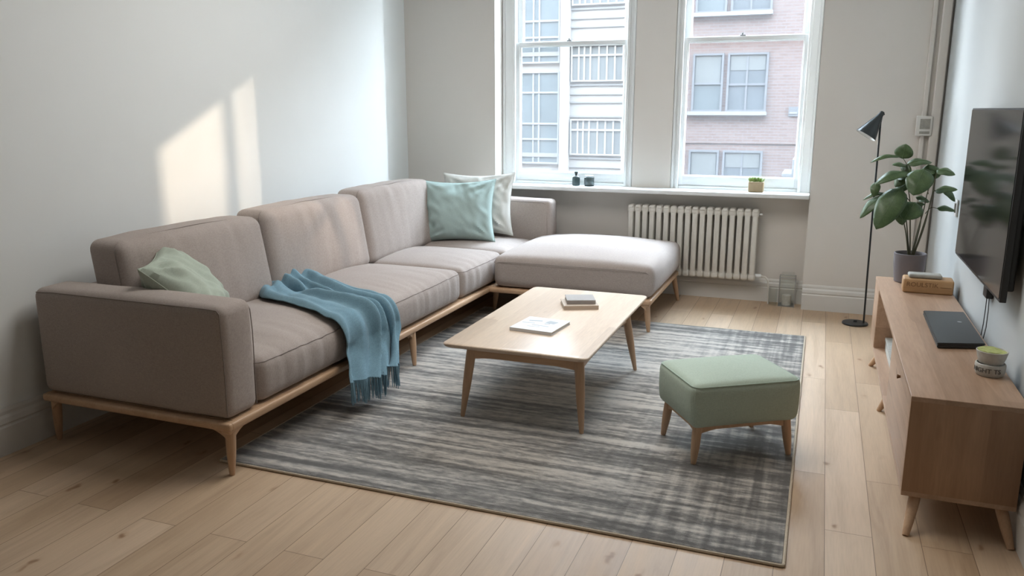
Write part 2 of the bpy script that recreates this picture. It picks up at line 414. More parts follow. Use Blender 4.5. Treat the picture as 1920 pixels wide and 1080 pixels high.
# skirting
def skirt(p0, p1, nrm, name, h=.215, t=.022, m='trim'):
    """moulded skirting board: profile swept from p0 to p1, standing off the wall along nrm"""
    p0, p1, nrm = Vector((*p0, 0)), Vector((*p1, 0)), Vector((*nrm, 0))
    prof = [(0, 0), (t, 0), (t, h*.60), (t*.72, h*.635), (t*.72, h*.66), (t*.95, h*.69), (t*.8, h*.80), (t*.45, h*.86), (t*.45, h*.93), (t*.2, h), (0, h)]
    bm = bmesh.new(); a = [bm.verts.new(p0+nrm*d+Vector((0, 0, z))) for d, z in prof]; b_ = [bm.verts.new(p1+nrm*d+Vector((0, 0, z))) for d, z in prof]
    n = len(prof)
    for i in range(n): bm.faces.new((a[i], a[(i+1) % n], b_[(i+1) % n], b_[i]))
    bm.faces.new(a); bm.faces.new(b_[::-1])
    return struct(obj(name, bm, m, smooth=False), 'painted skirting board')
skirt((LX, -1.5), (LX, 6.02), (1, 0), 'baseboard_left')
skirt((-2.68, WY), (-.07, WY), (0, -1), 'baseboard_back', h=.19)
skirt((-.07, PY), (RX, PY), (0, -1), 'baseboard_pier', h=.20)
skirt((RX, -1.5), (RX, PY-.022), (-1, 0), 'baseboard_right', h=.20)

# pipe casing and thermostat in the right corner
bm = bmesh.new()
box(bm, .645, .675, PY-.03, PY, .2, CZ, bev=.006); box(bm, .705, .765, PY-.045, PY, .2, CZ, bev=.008)
struct(obj('trim_2', bm, 'wall'), 'boxed-in pipes running up the corner beside the television wall')
t = thing('wall_thermostat', 'small cream thermostat box high on the pier left of the television', 'thermostat', (.665, PY-.03, 1.43))
obj('housing', bx(-.055, .05, -.028, 0, -.07, .07, bev=.005), 'trim', t)
obj('display', bx(-.03, .036, -.031, -.027, -.022, .05, bev=.001), 'stone', t)
obj('vent', bx(-.03, .036, -.031, -.027, -.056, -.038, bev=.001), 'stone', t)
t = thing('light_switch', 'small grey switch on the right wall beside the far edge of the television', 'switch', (RX, 5.45, .97))
obj('switch_plate', bx(-.012, 0, -.035, .035, -.05, .05, bev=.003), 'trim', t)
obj('rocker', bx(-.02, -.01, -.014, .014, -.028, .028, bev=.002), 'stone', t)

# ---- sash windows
def window(n, gx0, gx1, x0, x1, label):
    """gx: lower glass edges; x: outer edges of the box frame"""
    w = thing('window_%d' % n, label, 'window', ((x0+x1)/2, WY, .9)); struct(w)
    def loc(bm): bm.transform(Matrix.Translation((-(x0+x1)/2, -WY, -.9))); return bm
    zt = 3.10
    bm = bmesh.new()      # box frame with linings and staff beads
    for s, xa, xb in ((-1, x0, gx0-.035), (1, gx1+.035, x1)):
        box(bm, xa, xb, 6.80, 6.98, .885, zt, bev=.003)
        e = xb if s < 0 else xa
        box(bm, e-.018 if s < 0 else e-.006, e+.006 if s < 0 else e+.018, 6.787, 6.812, .885, zt, bev=.005)
        e2 = xa if s < 0 else xb
        box(bm, e2+.004 if s < 0 else e2-.026, e2+.026 if s < 0 else e2-.004, 6.79, 6.802, .885, zt, bev=.005)
    box(bm, x0, x1, 6.806, 6.975, 3.055, zt-.002)
    box(bm, x0+.002, x1-.002, 6.806, 6.975, .89, .925)
    obj('window_frame', loc(bm), 'gloss_white', w)
    def sash(name, a, b_, z0, z1, y0, y1, st, br, tr, bead):
        bm = bmesh.new()
        box(bm, a-st, a, y0, y1, z0-br, z1+tr, bev=.004); box(bm, b_, b_+st, y0, y1, z0-br, z1+tr, bev=.004)
        box(bm, a-st+.002, b_+st-.002, y0+.001, y1-.001, z0-br, z0, bev=.004); box(bm, a-st+.002, b_+st-.002, y0+.001, y1-.001, z1, z1+tr, bev=.004)
        for q in ((a-.004, a+.008, z0, z1), (b_-.008, b_+.004, z0, z1), (a, b_, z0-.004, z0+.008), (a, b_, z1-.008, z1+.004)):
            box(bm, q[0], q[1], y0+.010, y1-.012, q[2], q[3], bev=.003)
        s = obj(name, loc(bm), 'gloss_white', w)
        obj('glass_pane', loc(bx(a-.004, b_+.004, (y0+y1)/2-.002, (y0+y1)/2+.002, z0-.004, z1+.004)), 'glass', s, smooth=False)
        return s
    sash('lower_sash', gx0, gx1, 1.005, 2.075, 6.825, 6.865, .043, .08, .035, 1)
    sash('upper_sash', gx0+.012, gx1-.012, 2.110, 3.02, 6.872, 6.912, .05, .034, .05, 1)
    lt = bmesh.new(); xm = (gx0+gx1)/2-.02
    box(lt, xm-.022, xm+.022, 6.83, 6.86, 2.110, 2.120, bev=.003); lathe(lt, [(0, 0), (.008, 0), (.010, .008), (.006, .018), (0, .02)], 12, (xm-.004, 6.845, 2.119))
    obj('sash_latch', loc(lt), 'latch', w)
    return w
window(1, -2.528, -1.602, -2.68, -1.50, 'left white sash window looking onto a cream building')
window(2, -1.082, -.198, -1.175, -.07, 'right white sash window looking onto a brick building')

# ------------------------------------------------------------------ rug
RGX, RGY = (-2.435, -.012), (2.675, 5.765)
cx, cy = sum(RGX)/2, sum(RGY)/2; sx, sy = RGX[1]-RGX[0], RGY[1]-RGY[0]
rug = thing('area_rug', 'grey and beige striped woven rug under the coffee table', 'rug', (cx, cy, 0))
bm = bmesh.new(); nx, ny = 160, 200
vs = [[bm.verts.new((-sx/2+.012+(sx-.024)*i/nx, -sy/2+.012+(sy-.024)*j/ny,
        .0115+.0012*ns(i*.9, j*.9)+.0008*ns(i*.22, j*2.2))) for j in range(ny+1)] for i in range(nx+1)]
for i in range(nx):
    for j in range(ny): bm.faces.new((vs[i][j], vs[i+1][j], vs[i+1][j+1], vs[i][j+1]))
e = bmesh.ops.extrude_edge_only(bm, edges=[x for x in bm.edges if x.is_boundary])
for v in [g for g in e['geom'] if isinstance(g, bmesh.types.BMVert)]: v.co.z = .001
obj('pile', bm, 'rug', rug)
bm = bmesh.new()
tube(bm, rring(sx-.012, sy-.012, .0065, .01, lambda p: p+Vector((0.0015*ns(p.x*9, p.y*9), .0015*ns(p.x*9, p.y*9, 4), 0))), .0062, 8, cap=False)
obj('binding', bm, 'seat_edge', rug)
RZ = .012

# ------------------------------------------------------------------ sectional sofa
sofa = thing('sectional_sofa', 'long taupe corner sofa with chaise on a pale oak frame against the left wall', 'sofa', (-2.8, 4.5, 0))
O = Vector((-2.8, 4.5, 0))
def sp(o): o.data.transform(Matrix.Translation(-O)); return o
# oak frame
bm = bmesh.new()
def rail(bm, x0, x1, y0, y1, z0=.212, z1=.250, bev=.011): box(bm, x0, x1, y0, y1, z0, z1, bev=bev)
rail(bm, -3.33, -2.2475, 2.555, 2.61, .213, .2488)                    # near end
rail(bm, -2.30, -2.245, 2.57, 5.72)                     # front
rail(bm, -3.33, -3.27, 2.57, 6.56)                      # back
rail(bm, -3.33, -1.0385, 6.52, 6.575, .213, .2488)                     # window side
rail(bm, -2.30, -1.0385, 5.42, 5.475, .213, .2488)                     # chaise front
rail(bm, -1.095, -1.035, 5.43, 6.57)                    # chaise end
box(bm, -2.305, -2.254, 2.562, 2.614, .196, .244, bev=.012); box(bm, -1.10, -1.045, 5.428, 5.48, .196, .244, bev=.012)
for y in (3.4, 4.2, 5.0): box(bm, -3.3, -2.28, y-.03, y+.03, .215, .243)
for x in (-2.26, -1.7): box(bm, x-.03, x+.03, 5.45, 6.54, .215, .243)
box(bm, -3.3, -2.27, 2.6, 6.54, .243, .252); box(bm, -2.28, -1.06, 5.45, 6.54, .243, .252)
# curved brackets where legs meet the rails
def bracket(bm, c, d, L=.12, H=.045, th=.034):
    d = Vector(d); s = Vector((-d.y, d.x, 0))
    pts = [(0, 0), (L, 0)] + [(L*(1-t), -H*(t**2.2)) for t in (.2, .4, .6, .8, 1)]
    a = [bm.verts.new(Vector(c)+d*u+s*th/2+Vector((0, 0, w))) for u, w in pts]
    b_ = [bm.verts.new(Vector(c)+d*u-s*th/2+Vector((0, 0, w))) for u, w in pts]
    n = len(pts); bm.faces.new(a); bm.faces.new(b_[::-1])
    for i in range(n): bm.faces.new((a[i], b_[i], b_[(i+1) % n], a[(i+1) % n]))
bracket(bm, (-2.275, 2.585, .216), (-1, 0, 0)); bracket(bm, (-2.275, 2.585, .216), (0, 1, 0))
bracket(bm, (-3.29, 2.585, .216), (1, 0, 0), .07)
bracket(bm, (-2.272, 4.22, .216), (0, -1, 0), .07); bracket(bm, (-2.272, 4.22, .216), (0, 1, 0), .05)
bracket(bm, (-1.07, 5.45, .216), (0, 1, 0), .09); bracket(bm, (-1.07, 5.45, .216), (-1, 0, 0), .09)
bracket(bm, (-1.07, 6.53, .216), (0, -1, 0), .07); bracket(bm, (-2.3, 5.65, .216), (0, -1, 0), .06)
sp(obj('frame', bm, 'oak', sofa))
for top, bot in (((-2.275, 2.590, .222), (-2.286, 2.592, 0)), ((-3.29, 2.595, .222), (-3.322, 2.612, 0)),
                 ((-2.272, 4.235, .222), (-2.243, 4.205, RZ)), ((-2.285, 5.67, .222), (-2.32, 5.70, RZ)),
                 ((-1.072, 5.462, .222), (-1.055, 5.47, RZ)), ((-1.07, 6.525, .222), (-1.03, 6.56, 0)), ((-3.29, 6.3, .222), (-3.32, 6.33, 0))):
    bm = bmesh.new(); leg(bm, top, bot, .0225, .0125); sp(obj('leg', bm, 'oak_z', sofa))

def seam_obj(pts, parent, r=.0022, m='sofa_seam'):
    bm = bmesh.new(); tube(bm, pts, r, 6, cap=False); return sp(obj('seam', bm, m, parent))
# near arm
def arm_block(name, x0, x1, y0, y1, z0, z1, r, bulge):
    bm = rbox(x1-x0, y1-y0, z1-z0, r, .04)
    hx, hy, hz = (x1-x0)/2, (y1-y0)/2, (z1-z0)/2
    for v in bm.verts:
        p = v.co; a, b_, c = p.x/hx, p.y/hy, p.z/hz
        p.z += bulge*max(0, c)*(1-a*a)*(1-b_*b_) + .003*ns(p.x*5, p.y*5, p.z*5)
        p.y += .5*bulge*b_*(1-a*a)*(1-c*c)+.002*ns(p.x*4, p.z*4, 7)
        p.x += .5*bulge*a*(1-b_*b_)*(1-c*c)
    bm.transform(Matrix.Translation(((x0+x1)/2, (y0+y1)/2, (z0+z1)/2)))
    return sp(obj(name, bm, 'sofa', sofa))
a1 = arm_block('armrest', -3.335, -2.262, 2.572, 2.775, .252, .752, .042, .012)
def loop_xz(x0, x1, z0, z1, y, r=.03):
    pts = rring(x1-x0, z1-z0, 0, r); return [Vector((p.x+(x0+x1)/2, y, p.y+(z0+z1)/2)) for p in pts]
def loop_yz(y0, y1, z0, z1, x, r=.03):
    pts = rring(y1-y0, z1-z0, 0, r); return [Vector((x, p.x+(y0+y1)/2, p.y+(z0+z1)/2)) for p in pts]
seam_obj([(-3.31, 2.579, .733)]+[(x, 2.5785, .738) for x in (-3.2, -2.9, -2.6, -2.35)]+[(-2.29, 2.579, .735), (-2.279, 2.581, .72), (-2.276, 2.582, .5), (-2.276, 2.581, .27)], a1)
seam_obj([(-2.270, 2.765, .27), (-2.268, 2.768, .6), (-2.272, 2.766, .70), (-2.29, 2.764, .737)], a1)
# far arm along the window wall
a2 = arm_block('armrest', -3.335, -2.095, 6.41, 6.59, .252, .802, .042, .010)
seam_obj([(-2.9, 6.412, .782), (-2.5, 6.412, .782), (-2.17, 6.412, .780), (-2.133, 6.413, .760), (-2.126, 6.412, .5), (-2.126, 6.413, .3)], a2)
# low upholstered back behind the cushions
sp(obj('back_panel', (lambda b: (b.transform(Matrix.Translation((-3.315, 4.6, .48))), b)[1])(rbox(.09, 3.66, .46, .03, .08)), 'sofa', sofa))

def seat(name, x0, x1, y0, y1, z0, z1, puff=.04, wr=1.0, seedv=0, r=.05, front='x', seams=True):
    bm = rbox(x1-x0, y1-y0, z1-z0, r, .022)
    hx, hy, hz = (x1-x0)/2, (y1-y0)/2, (z1-z0)/2; cx_, cy_, cz_ = (x0+x1)/2, (y0+y1)/2, (z0+z1)/2
    def warp(p, k=1):
        a, b_, c = p.x/hx, p.y/hy, p.z/hz
        up = max(0, c)
        dome = (1-abs(a)**2.6)*(1-abs(b_)**2.6)
        z = p.z + puff*up*dome
        x = p.x + .020*(1 if a > 0 else 0)*max(0, a)**3*(1-abs(b_)**3)*(1-c*c)
        y = p.y
        # sat-on creases running back from the front edge, closing into ripples on the front border
        edge = max(0, a) if front == 'x' else max(0, -b_)
        lon, lat = (p.x, p.y) if front == 'x' else (-p.y, p.x)
        w = ns(lat*17+seedv+1.2*lon, lon*2.0, seedv)+.5*ns(lat*34+seedv, lon*3, seedv+3)
        z += k*wr*.0085*w*up*(edge**1.2)*(1-abs(b_ if front == 'x' else a)**8)
        g = k*wr*.0085*w*(edge**6)*(1-abs(c)**4)
        if front == 'x': x += g
        else: y -= g
        z += wr*.004*ns(p.x*4+seedv, p.y*4, 2)*up
        return Vector((x, y, z))
    for v in bm.verts: v.co = warp(v.co)
    if seams:
        sr = [warp(p) for p in rring((x1-x0)-.012, (y1-y0)-.012, hz-r+.024, r, None)]
        if front == 'x': sr = [p for p in sr]
    bm.transform(Matrix.Translation((cx_, cy_, cz_)))
    o = sp(obj(name, bm, 'sofa', sofa))
    if seams:
        pts = [q+Vector((cx_, cy_, cz_)) for q in sr]
        out = []
        for q in pts:   # push the piping out to the skin of the cushion
            d = Vector((q.x-cx_, q.y-cy_, 0)).normalized(); out.append(q+d*.0008+Vector((0, 0, .0006)))
        seam_obj(out, o, .0022)
    return o
S1 = seat('seat_cushion', -3.12, -2.262, 2.785, 3.855, .255, .468, .045, 1.5, 1)
S2 = seat('seat_cushion', -3.12, -2.262, 3.865, 4.955, .255, .468, .050, 1.3, 5)
S3 = seat('seat_cushion', -3.12, -2.262, 4.965, 5.735, .255, .468, .045, .8, 9)
S4 = seat('seat_cushion', -3.12, -2.235, 5.745, 6.405, .255, .468, .040, .3, 13)
CH = seat('chaise_cushion', -2.225, -1.03, 5.425, 6.60, .255, .490, .072, .25, 17, r=.06, front='y', seams=False)
seam_obj([(-2.21, 5.4245, .445)]+[(x, 5.421-.002, .452) for x in (-2.0, -1.7, -1.4, -1.2)]+[(-1.08, 5.423, .445), (-1.062, 5.435, .43), (-1.062, 5.437, .3)], CH)

def back(y0, y1, zt, seedv):
    """back cushion: leans on the wall side, plump front"""
    H = zt-.455; L = y1-y0; T = .235
    bm = rbox(T, L, H, .055, .022)
    hx, hy, hz = T/2, L/2, H/2
    def warp(p):
        a, b_, c = p.x/hx, p.y/hy, p.z/hz
        x = p.x+.030*max(0, a)*(1-abs(b_)**2.5)*(1-abs(c)**2.5)
        z = p.z+.012*max(0, c)*(1-abs(b_)**3)
        w = ns(p.y*13+seedv+.5*p.z, p.z*2.2+p.y*1.2, seedv)+.5*ns(p.y*26+seedv, p.z*3.5, seedv+2)
        x += .0115*w*max(0, a)*(.35+.65*max(0, c))*(1-abs(b_)**6)
        x += .004*ns(p.y*5, p.z*5, seedv)*max(0, a)
        y = p.y*(1-.012*c)
        z += .004*ns(p.y*6, seedv)*max(0, c)
        # lean
        x2 = x - .16*(z+hz) ; return Vector((x2, y, z))
    for v in bm.verts: v.co = warp(v.co)
    c0 = Vector((-3.055, (y0+y1)/2, .462+hz))
    sm = []
    for q in rring(L-.02, H-.02, 0, .05):
        w = warp(Vector((hx*.58, q.x, q.y))); d = Vector((0, q.x, q.y)).normalized(); sm.append(w+c0+Vector((0, d.y*.0106, d.z*.0106)))
    bm.transform(Matrix.Translation(c0))
    o = sp(obj('back_cushion', bm, 'sofa', sofa)); seam_obj(sm, o, .0022); return o
B1 = back(2.80, 3.835, .935, 3); B2 = back(3.85, 4.925, .955, 8); B3 = back(4.94, 6.03, .975, 12)

# ------------------------------------------------------------------ scatter cushions
def pillow(name, label, mat, W, H, T, center, xaxis, yaxis, seedv, dents=()):
    """xaxis / yaxis: directions of the cushion's width and height"""
    n = 44; u_ = Vector(xaxis).normalized(); w_ = Vector(yaxis); w_ = (w_-u_*w_.dot(u_)).normalized(); nn = u_.cross(w_)
    bm = bmesh.new(); faces = {}
    def P(i, j, s):
        u, v = -1+2*i/n, -1+2*j/n
        e = (max(0, 1-u*u)*max(0, 1-v*v))
        t = T/2*(e**.42)
        px_ = u*W/2*(1-.11*(1-v*v)**1.0*abs(u)**2) ; py_ = v*H/2*(1-.12*(1-u*u)*abs(v)**2)
        rad = 1-min(1, math.hypot(u, v)/1.3)
        cr = .017*ns(px_*8+seedv, py_*8, s*3+seedv)+.011*ns(px_*20+py_*10+seedv, py_*15, s)
        # creases fanning in from the corners
        for (a, b_) in ((1, 1), (1, -1), (-1, 1), (-1, -1)):
            dx, dy = u-a, v-b_; d = math.hypot(dx, dy); th = math.atan2(dy, dx)
            cr += .009*math.sin(th*13+seedv+a*2+b_)*math.exp(-((d-.5)/.32)**2)
        t += cr*min(1, e*3)*1.25
        for (a, b_, rr, dd) in dents: t -= dd*math.exp(-((u-a)**2+(v-b_)**2)/rr**2)
        t = max(t, 0.0015) if e > 0 else 0
        bend = -.02*(u*u+v*v)*0
        return u_*px_+w_*py_+nn*(s*t+bend)
    grid = {}
    for s in (1, -1):
        for i in range(n+1):
            for j in range(n+1):
                edge = i in (0, n) or j in (0, n)
                key = (i, j, 0 if edge else s)
                if key not in grid: grid[key] = bm.verts.new(P(i, j, s))
    g = lambda i, j, s: grid[(i, j, 0 if (i in (0, n) or j in (0, n)) else s)]
    for s in (1, -1):
        for i in range(n):
            for j in range(n):
                f = (g(i, j, s), g(i+1, j, s), g(i+1, j+1, s), g(i, j+1, s))
                bm.faces.new(f if s > 0 else f[::-1])
    ring = [P(i, 0, 1) for i in range(n)]+[P(n, j, 1) for j in range(n)]+[P(i, n, 1) for i in range(n, 0, -1)]+[P(0, j, 1) for j in range(n, 0, -1)]
    t = thing(name, label, 'cushion', center)
    o = obj('cover', bm, mat, t)
    bm = bmesh.new(); tube(bm, ring+[ring[0]], .0024, 6, cap=False); obj('seam', bm, mat, t)
    return t
pillow('throw_pillow', 'sage green cushion slumped in the sofa corner behind the near armrest', 'sage', .49, .45, .21, (-2.79, 2.965, .715), (-.34, .50, .03), (-.45, -.28, .52), 3.3, ((-.1, .2, .4, .02),))
pillow('throw_pillow', 'pale teal square cushion leaning in front of the off-white one', 'teal', .62, .52, .25, (-2.75, 5.985, .735), (1, .22, .03), (-.02, .30, 1), 1.7, ((.0, .75, .25, .018), (.1, -.8, .18, .015)))
pillow('throw_pillow', 'off-white cushion standing at the window end of the sofa behind the teal one', 'ecru', .64, .53, .20, (-2.70, 6.27, .765), (1, .10, .02), (-.03, .22, 1), 8.1)

# ------------------------------------------------------------------ wool throw
def throw():
    t = thing('throw_blanket', 'blue wool throw with fringed ends hanging over the front of the sofa seat', 'blanket', (-2.4, 3.75, .5))
    deps = []
    for o in (S1, S2):
        bmx = bmesh.new(); bmx.from_mesh(o.data); bmx.transform(Matrix.Translation(O)); deps.append(BVHTree.FromBMesh(bmx)); bmx.free()
    def surf(x, y):
        z = .26
        for b_ in deps:
            h = b_.ray_cast(Vector((x, y, 1.2)), Vector((0, 0, -1)))
            if h[0]: z = max(z, h[0].z)
        return z
    # plan of the two long edges (left = towards the viewer) on the seat, then over the front edge
    Lp = [(-2.965, 3.70), (-2.86, 3.60), (-2.70, 3.53), (-2.55, 3.48), (-2.42, 3.43), (-2.31, 3.395)]
    Rp = [(-2.985, 4.13), (-2.93, 4.20), (-2.80, 4.14), (-2.64, 4.06), (-2.48, 4.01), (-2.33, 3.985)]
    def interp(A, s):
        f = s*(len(A)-1); i = min(len(A)-2, int(f)); q = f-i
        return A[i][0]*(1-q)+A[i+1][0]*q, A[i][1]*(1-q)+A[i+1][1]*q
    NT, NA, NB = 130, 64, 60
    rows = []
    RID = ((.04, .55, .06), (.27, .55, .13), (.515, 1.15, .050), (.66, .95, .036), (.85, .85, .060), (.985, .4, .03))
    def fold(q, s):
        """soft ridges running the length of the cloth, sweeping sideways as they cross the seat"""
        v = 0
        for c_, a_, w_ in RID:
            cc_ = c_+.10*(.5-s)*math.sin(math.pi*c_)+.028*math.sin(5.5*s+c_*9)
            v += a_*math.exp(-((q-cc_)/(w_*(1.15-.25*s)))**2)
        return v
    for r_ in range(NA+1):
        s = r_/NA
        lx, ly = interp(Lp, s); rx, ry = interp(Rp, s); row = []
        for k in range(NT+1):
            q = k/NT
            x, y = lx*(1-q)+rx*q, ly*(1-q)+ry*q
            a = fold(q, s*.5)
            env = math.sin(math.pi*min(1, max(0, q)))**.35
            endb = max(0, 1-s*2.6)**.8              # bunched end near the back cushion
            h = .009+.050*a*(1-.3*endb)+.009*ns(q*5, s*4, 2)+.006*ns(q*9+s*5, s*7, 9)
            h += endb*env*(.066+.055*ns(q*4.5, s*6, 5)+.026*ns(q*10, s*10, 1))
            x += .018*endb*ns(q*6, 3.3)
            row.append(Vector((x, y, surf(x, y)+max(.007, h))))
        rows.append(row)
    # rounded back edge: tuck the first rows under
    tuck = []
    for dx, f in ((.004, .04), (-.010, .22), (-.016, .5), (-.010, .8)):
        tuck.append([Vector((p.x+dx, p.y, surf(p.x, p.y)+.004+(p.z-surf(p.x, p.y)-.004)*f)) for p in rows[0]])
    rows = tuck+rows
    # hanging part: rolls over the cushion edge, then falls and drifts outward and towards the viewer
    last = rows[-1]
    hang = []
    for r_ in range(1, NB+1):
        s = r_/NB; row = []
        ang = min(1, s/.42)*math.pi/2; f = max(0, (s-.42)/.58)
        for k in range(NT+1):
            q = k/NT; p = last[k]; rr = .135
            a = fold(q, .5+s*.5)
            hem = .200-.045*q + .03*min(1, max(0, (q-.60)/.03))
            zz = p.z-rr*(1-math.cos(ang)) if s < .42 else p.z-rr-f*(p.z-rr-hem)
            xv = -2.225+f**1.7*(.055+.075*q)
            xx = p.x+(xv-p.x)*math.sin(ang)
            x = xx+.010+(.052+.014*f)*(a-.12)*math.sin(ang)+.012*ns(q*7, f*2.5, 6)*math.sin(ang)
            yh = 3.305+(3.71-3.305)*q
            y = p.y+(yh-p.y)*(.09*math.sin(ang)**2+.91*f**1.6)
            row.append(Vector((x, y, zz)))
        hang.append(row)
    rows += hang
    bm = bmesh.new(); V = [[bm.verts.new(p) for p in row] for row in rows]
    for i in range(len(V)-1):
        for k in range(NT): bm.faces.new((V[i][k], V[i][k+1], V[i+1][k+1], V[i+1][k]))
    for _ in range(2): bmesh.ops.smooth_vert(bm, verts=bm.verts, factor=.5, use_axis_x=True, use_axis_y=True, use_axis_z=True)
    C_ = Matrix.Translation((2.4, -3.75, -.5))
    bm.transform(C_)
    o = obj('cloth', bm, 'throw', t)
    md = o.modifiers.new('thickness', 'SOLIDIFY'); md.thickness = .006; md.offset = 1
    # fringe: twisted tassels along the hem
    bm = bmesh.new(); rng = random.Random(3)
    hemrow = rows[-1]
    nt_ = 84
    for i in range(nt_):
        f = (i+.5)/nt_*NT; k = int(f); q = f-k
        p = hemrow[k].lerp(hemrow[min(NT, k+1)], q)+Vector((.003, 0, .008))
        L = rng.uniform(.105, .130); dx, dy = rng.uniform(-.010, .012), rng.uniform(-.012, .012)
        tube(bm, [p, p+Vector((dx*.3, dy*.25, -L*.35)), p+Vector((dx*.8, dy*.6, -L*.7)), p+Vector((dx, dy, -L))], [.0034, .0036, .0030, .0018], 6)
    bm.transform(C_); f = obj('fringe', bm, 'throw', t)
    return t
throw()

# ------------------------------------------------------------------ coffee table
ct = thing('coffee_table', 'low blond oak coffee table with splayed legs standing on the rug', 'table', (-1.35, 4.2, RZ))
def cl(bm): bm.transform(Matrix.Translation((1.35, -4.2, -RZ))); return bm
TX0, TX1, TY0, TY1, TZ = -1.722, -.962, 3.515, 4.935, .40
bm = bmesh.new()
pts = rring(TX1-TX0, TY1-TY0, 0, .035, None, 6)[:-1]
prof = [(-.030, -.026), (-.014, -.024), (-.004, -.017), (0, -.010), (0, -.005), (-.002, -.002), (-.006, 0)]
ringv = []
for d, z in prof:
    row = []
    for p in pts:
        n_ = Vector((p.x/(TX1-TX0)*2, p.y/(TY1-TY0)*2)); sxx = (TX1-TX0+2*d)/(TX1-TX0); syy = (TY1-TY0+2*d)/(TY1-TY0)
        row.append(bm.verts.new((p.x*sxx+(TX0+TX1)/2, p.y*syy+(TY0+TY1)/2, TZ+z)))
    ringv.append(row)
for a, b_ in zip(ringv, ringv[1:]):
    for i in range(len(a)): bm.faces.new((a[i], a[(i+1) % len(a)], b_[(i+1) % len(a)], b_[i]))
bm.faces.new(ringv[0][::-1]); bm.faces.new(ringv[-1])
obj('tabletop', cl(bm), 'table', ct)
def arch_apron(bm, p0, p1, z1, h, dip, th):
    """straight apron whose lower edge arches up between the legs"""
    p0, p1 = Vector(p0), Vector(p1); d = (p1-p0).normalized(); s = Vector((-d.y, d.x)); n = 16; L = (p1-p0).length
    for side in (0,):
        tops, bots = [[], []], [[], []]
        for k in range(n+1):
            f = k/n; c = p0+d*L*f; zb = z1-h+dip*min(1, 4*f*(1-f)*1.6)
            for q, sg in ((0, .5), (1, -.5)):
                w = c+s*th*sg; tops[q].append(bm.verts.new((w.x, w.y, z1))); bots[q].append(bm.verts.new((w.x, w.y, zb)))
        for k in range(n):
            bm.faces.new((tops[0][k], tops[0][k+1], tops[1][k+1], tops[1][k])); bm.faces.new((bots[0][k], bots[1][k], bots[1][k+1], bots[0][k+1]))
            bm.faces.new((tops[0][k], bots[0][k], bots[0][k+1], tops[0][k+1])); bm.faces.new((tops[1][k], tops[1][k+1], bots[1][k+1], bots[1][k]))
        for k in (0, n): bm.faces.new((tops[0][k], tops[1][k], bots[1][k], bots[0][k]))
feet = [(-1.578, 3.572, -1.622, 3.545), (-1.016, 3.572, -.990, 3.545), (-1.016, 4.545, -.958, 4.60), (-1.578, 4.50, -1.60, 4.525)]
ap = bmesh.new()
for i in range(4):
    a, b_ = feet[i], feet[(i+1) % 4]; arch_apron(ap, a[:2], b_[:2], .376, .056, .012, .022)
obj('apron', cl(ap), 'oak_x', ct)
for x, y, fx, fy in feet:
    bm = bmesh.new(); leg(bm, (x, y, .376), (fx, fy, RZ), .0245, .0115, 20); obj('leg', cl(bm), 'oak_z', ct)

def book(name, label, c4, h, mats, cat='book', z=TZ, spine_side=0):
    """c4: four corners going round; cover boards, page block, spine"""
    c = Vector((sum(p[0] for p in c4)/4, sum(p[1] for p in c4)/4, z))
    t = thing(name, label, cat, c)
    def slab(nm, z0, z1, inset, mt, bev=.0012):
        bm = bmesh.new()
        P2 = [Vector((p[0]-c.x, p[1]-c.y))*(1-inset) for p in c4]
        prism(bm, [(p.x, p.y) for p in P2], 'Z', z0, z1, bev=bev)
        return obj(nm, bm, mt, t)
    slab('back_cover', 0, h*.14+.0012, 0, mats[0]); slab('pages', h*.14, h*.86, .03, mats[1], .0005); slab('front_cover', h*.86-.0012, h, 0, mats[0])
    a, b_ = [Vector((p[0]-c.x, p[1]-c.y)) for p in (c4[spine_side], c4[(spine_side+1) % 4])]
    d = ((a+b_)/2).normalized()
    bm = bmesh.new(); prism(bm, [tuple(a*.995), tuple(b_*.995), tuple(b_*.995-d*.004), tuple(a*.995-d*.004)], 'Z', .0005, h-.0005, bev=.0006); obj('spine', bm, mats[0], t)
    return t
def rect4(cx_, cy_, w, l, ang):
    ca, sa = math.cos(R(ang)), math.sin(R(ang))
    return [(cx_+u*ca-v*sa, cy_+u*sa+v*ca) for u, v in ((-w/2, -l/2), (w/2, -l/2), (w/2, l/2), (-w/2, l/2))]
mg = book('art_book', 'thin white art book with pale grey print on the coffee table', rect4(-1.352, 3.975, .245, .255, -6), .018, ('paper', 'pages'), spine_side=0)
bm = bmesh.new()
for (x, y, w, l, a) in ((-.045, .060, .075, .022, 8), (.050, .050, .060, .050, -20), (.035, .015, .030, .015, 10), (-.07, .010, .07, .010, 4), (.01, -.03, .10, .012, -8), (-.02, -.055, .07, .008, 3)):
    q = rect4(x, y, w, l, a); prism(bm, q, 'Z', .018, .0184)
obj('cover_print', bm, 'print', mg)
book('notebook', 'tan notebook lying under the small grey one on the coffee table', rect4(-1.290, 4.512, .205, .185, 24), .024, ('tanbook', 'pages'), spine_side=0)
book('notebook', 'small grey notebook lying on top of the tan one', rect4(-1.292, 4.535, .17, .155, 22), .024, ('greybook', 'greybook'), z=TZ+.024, spine_side=0)

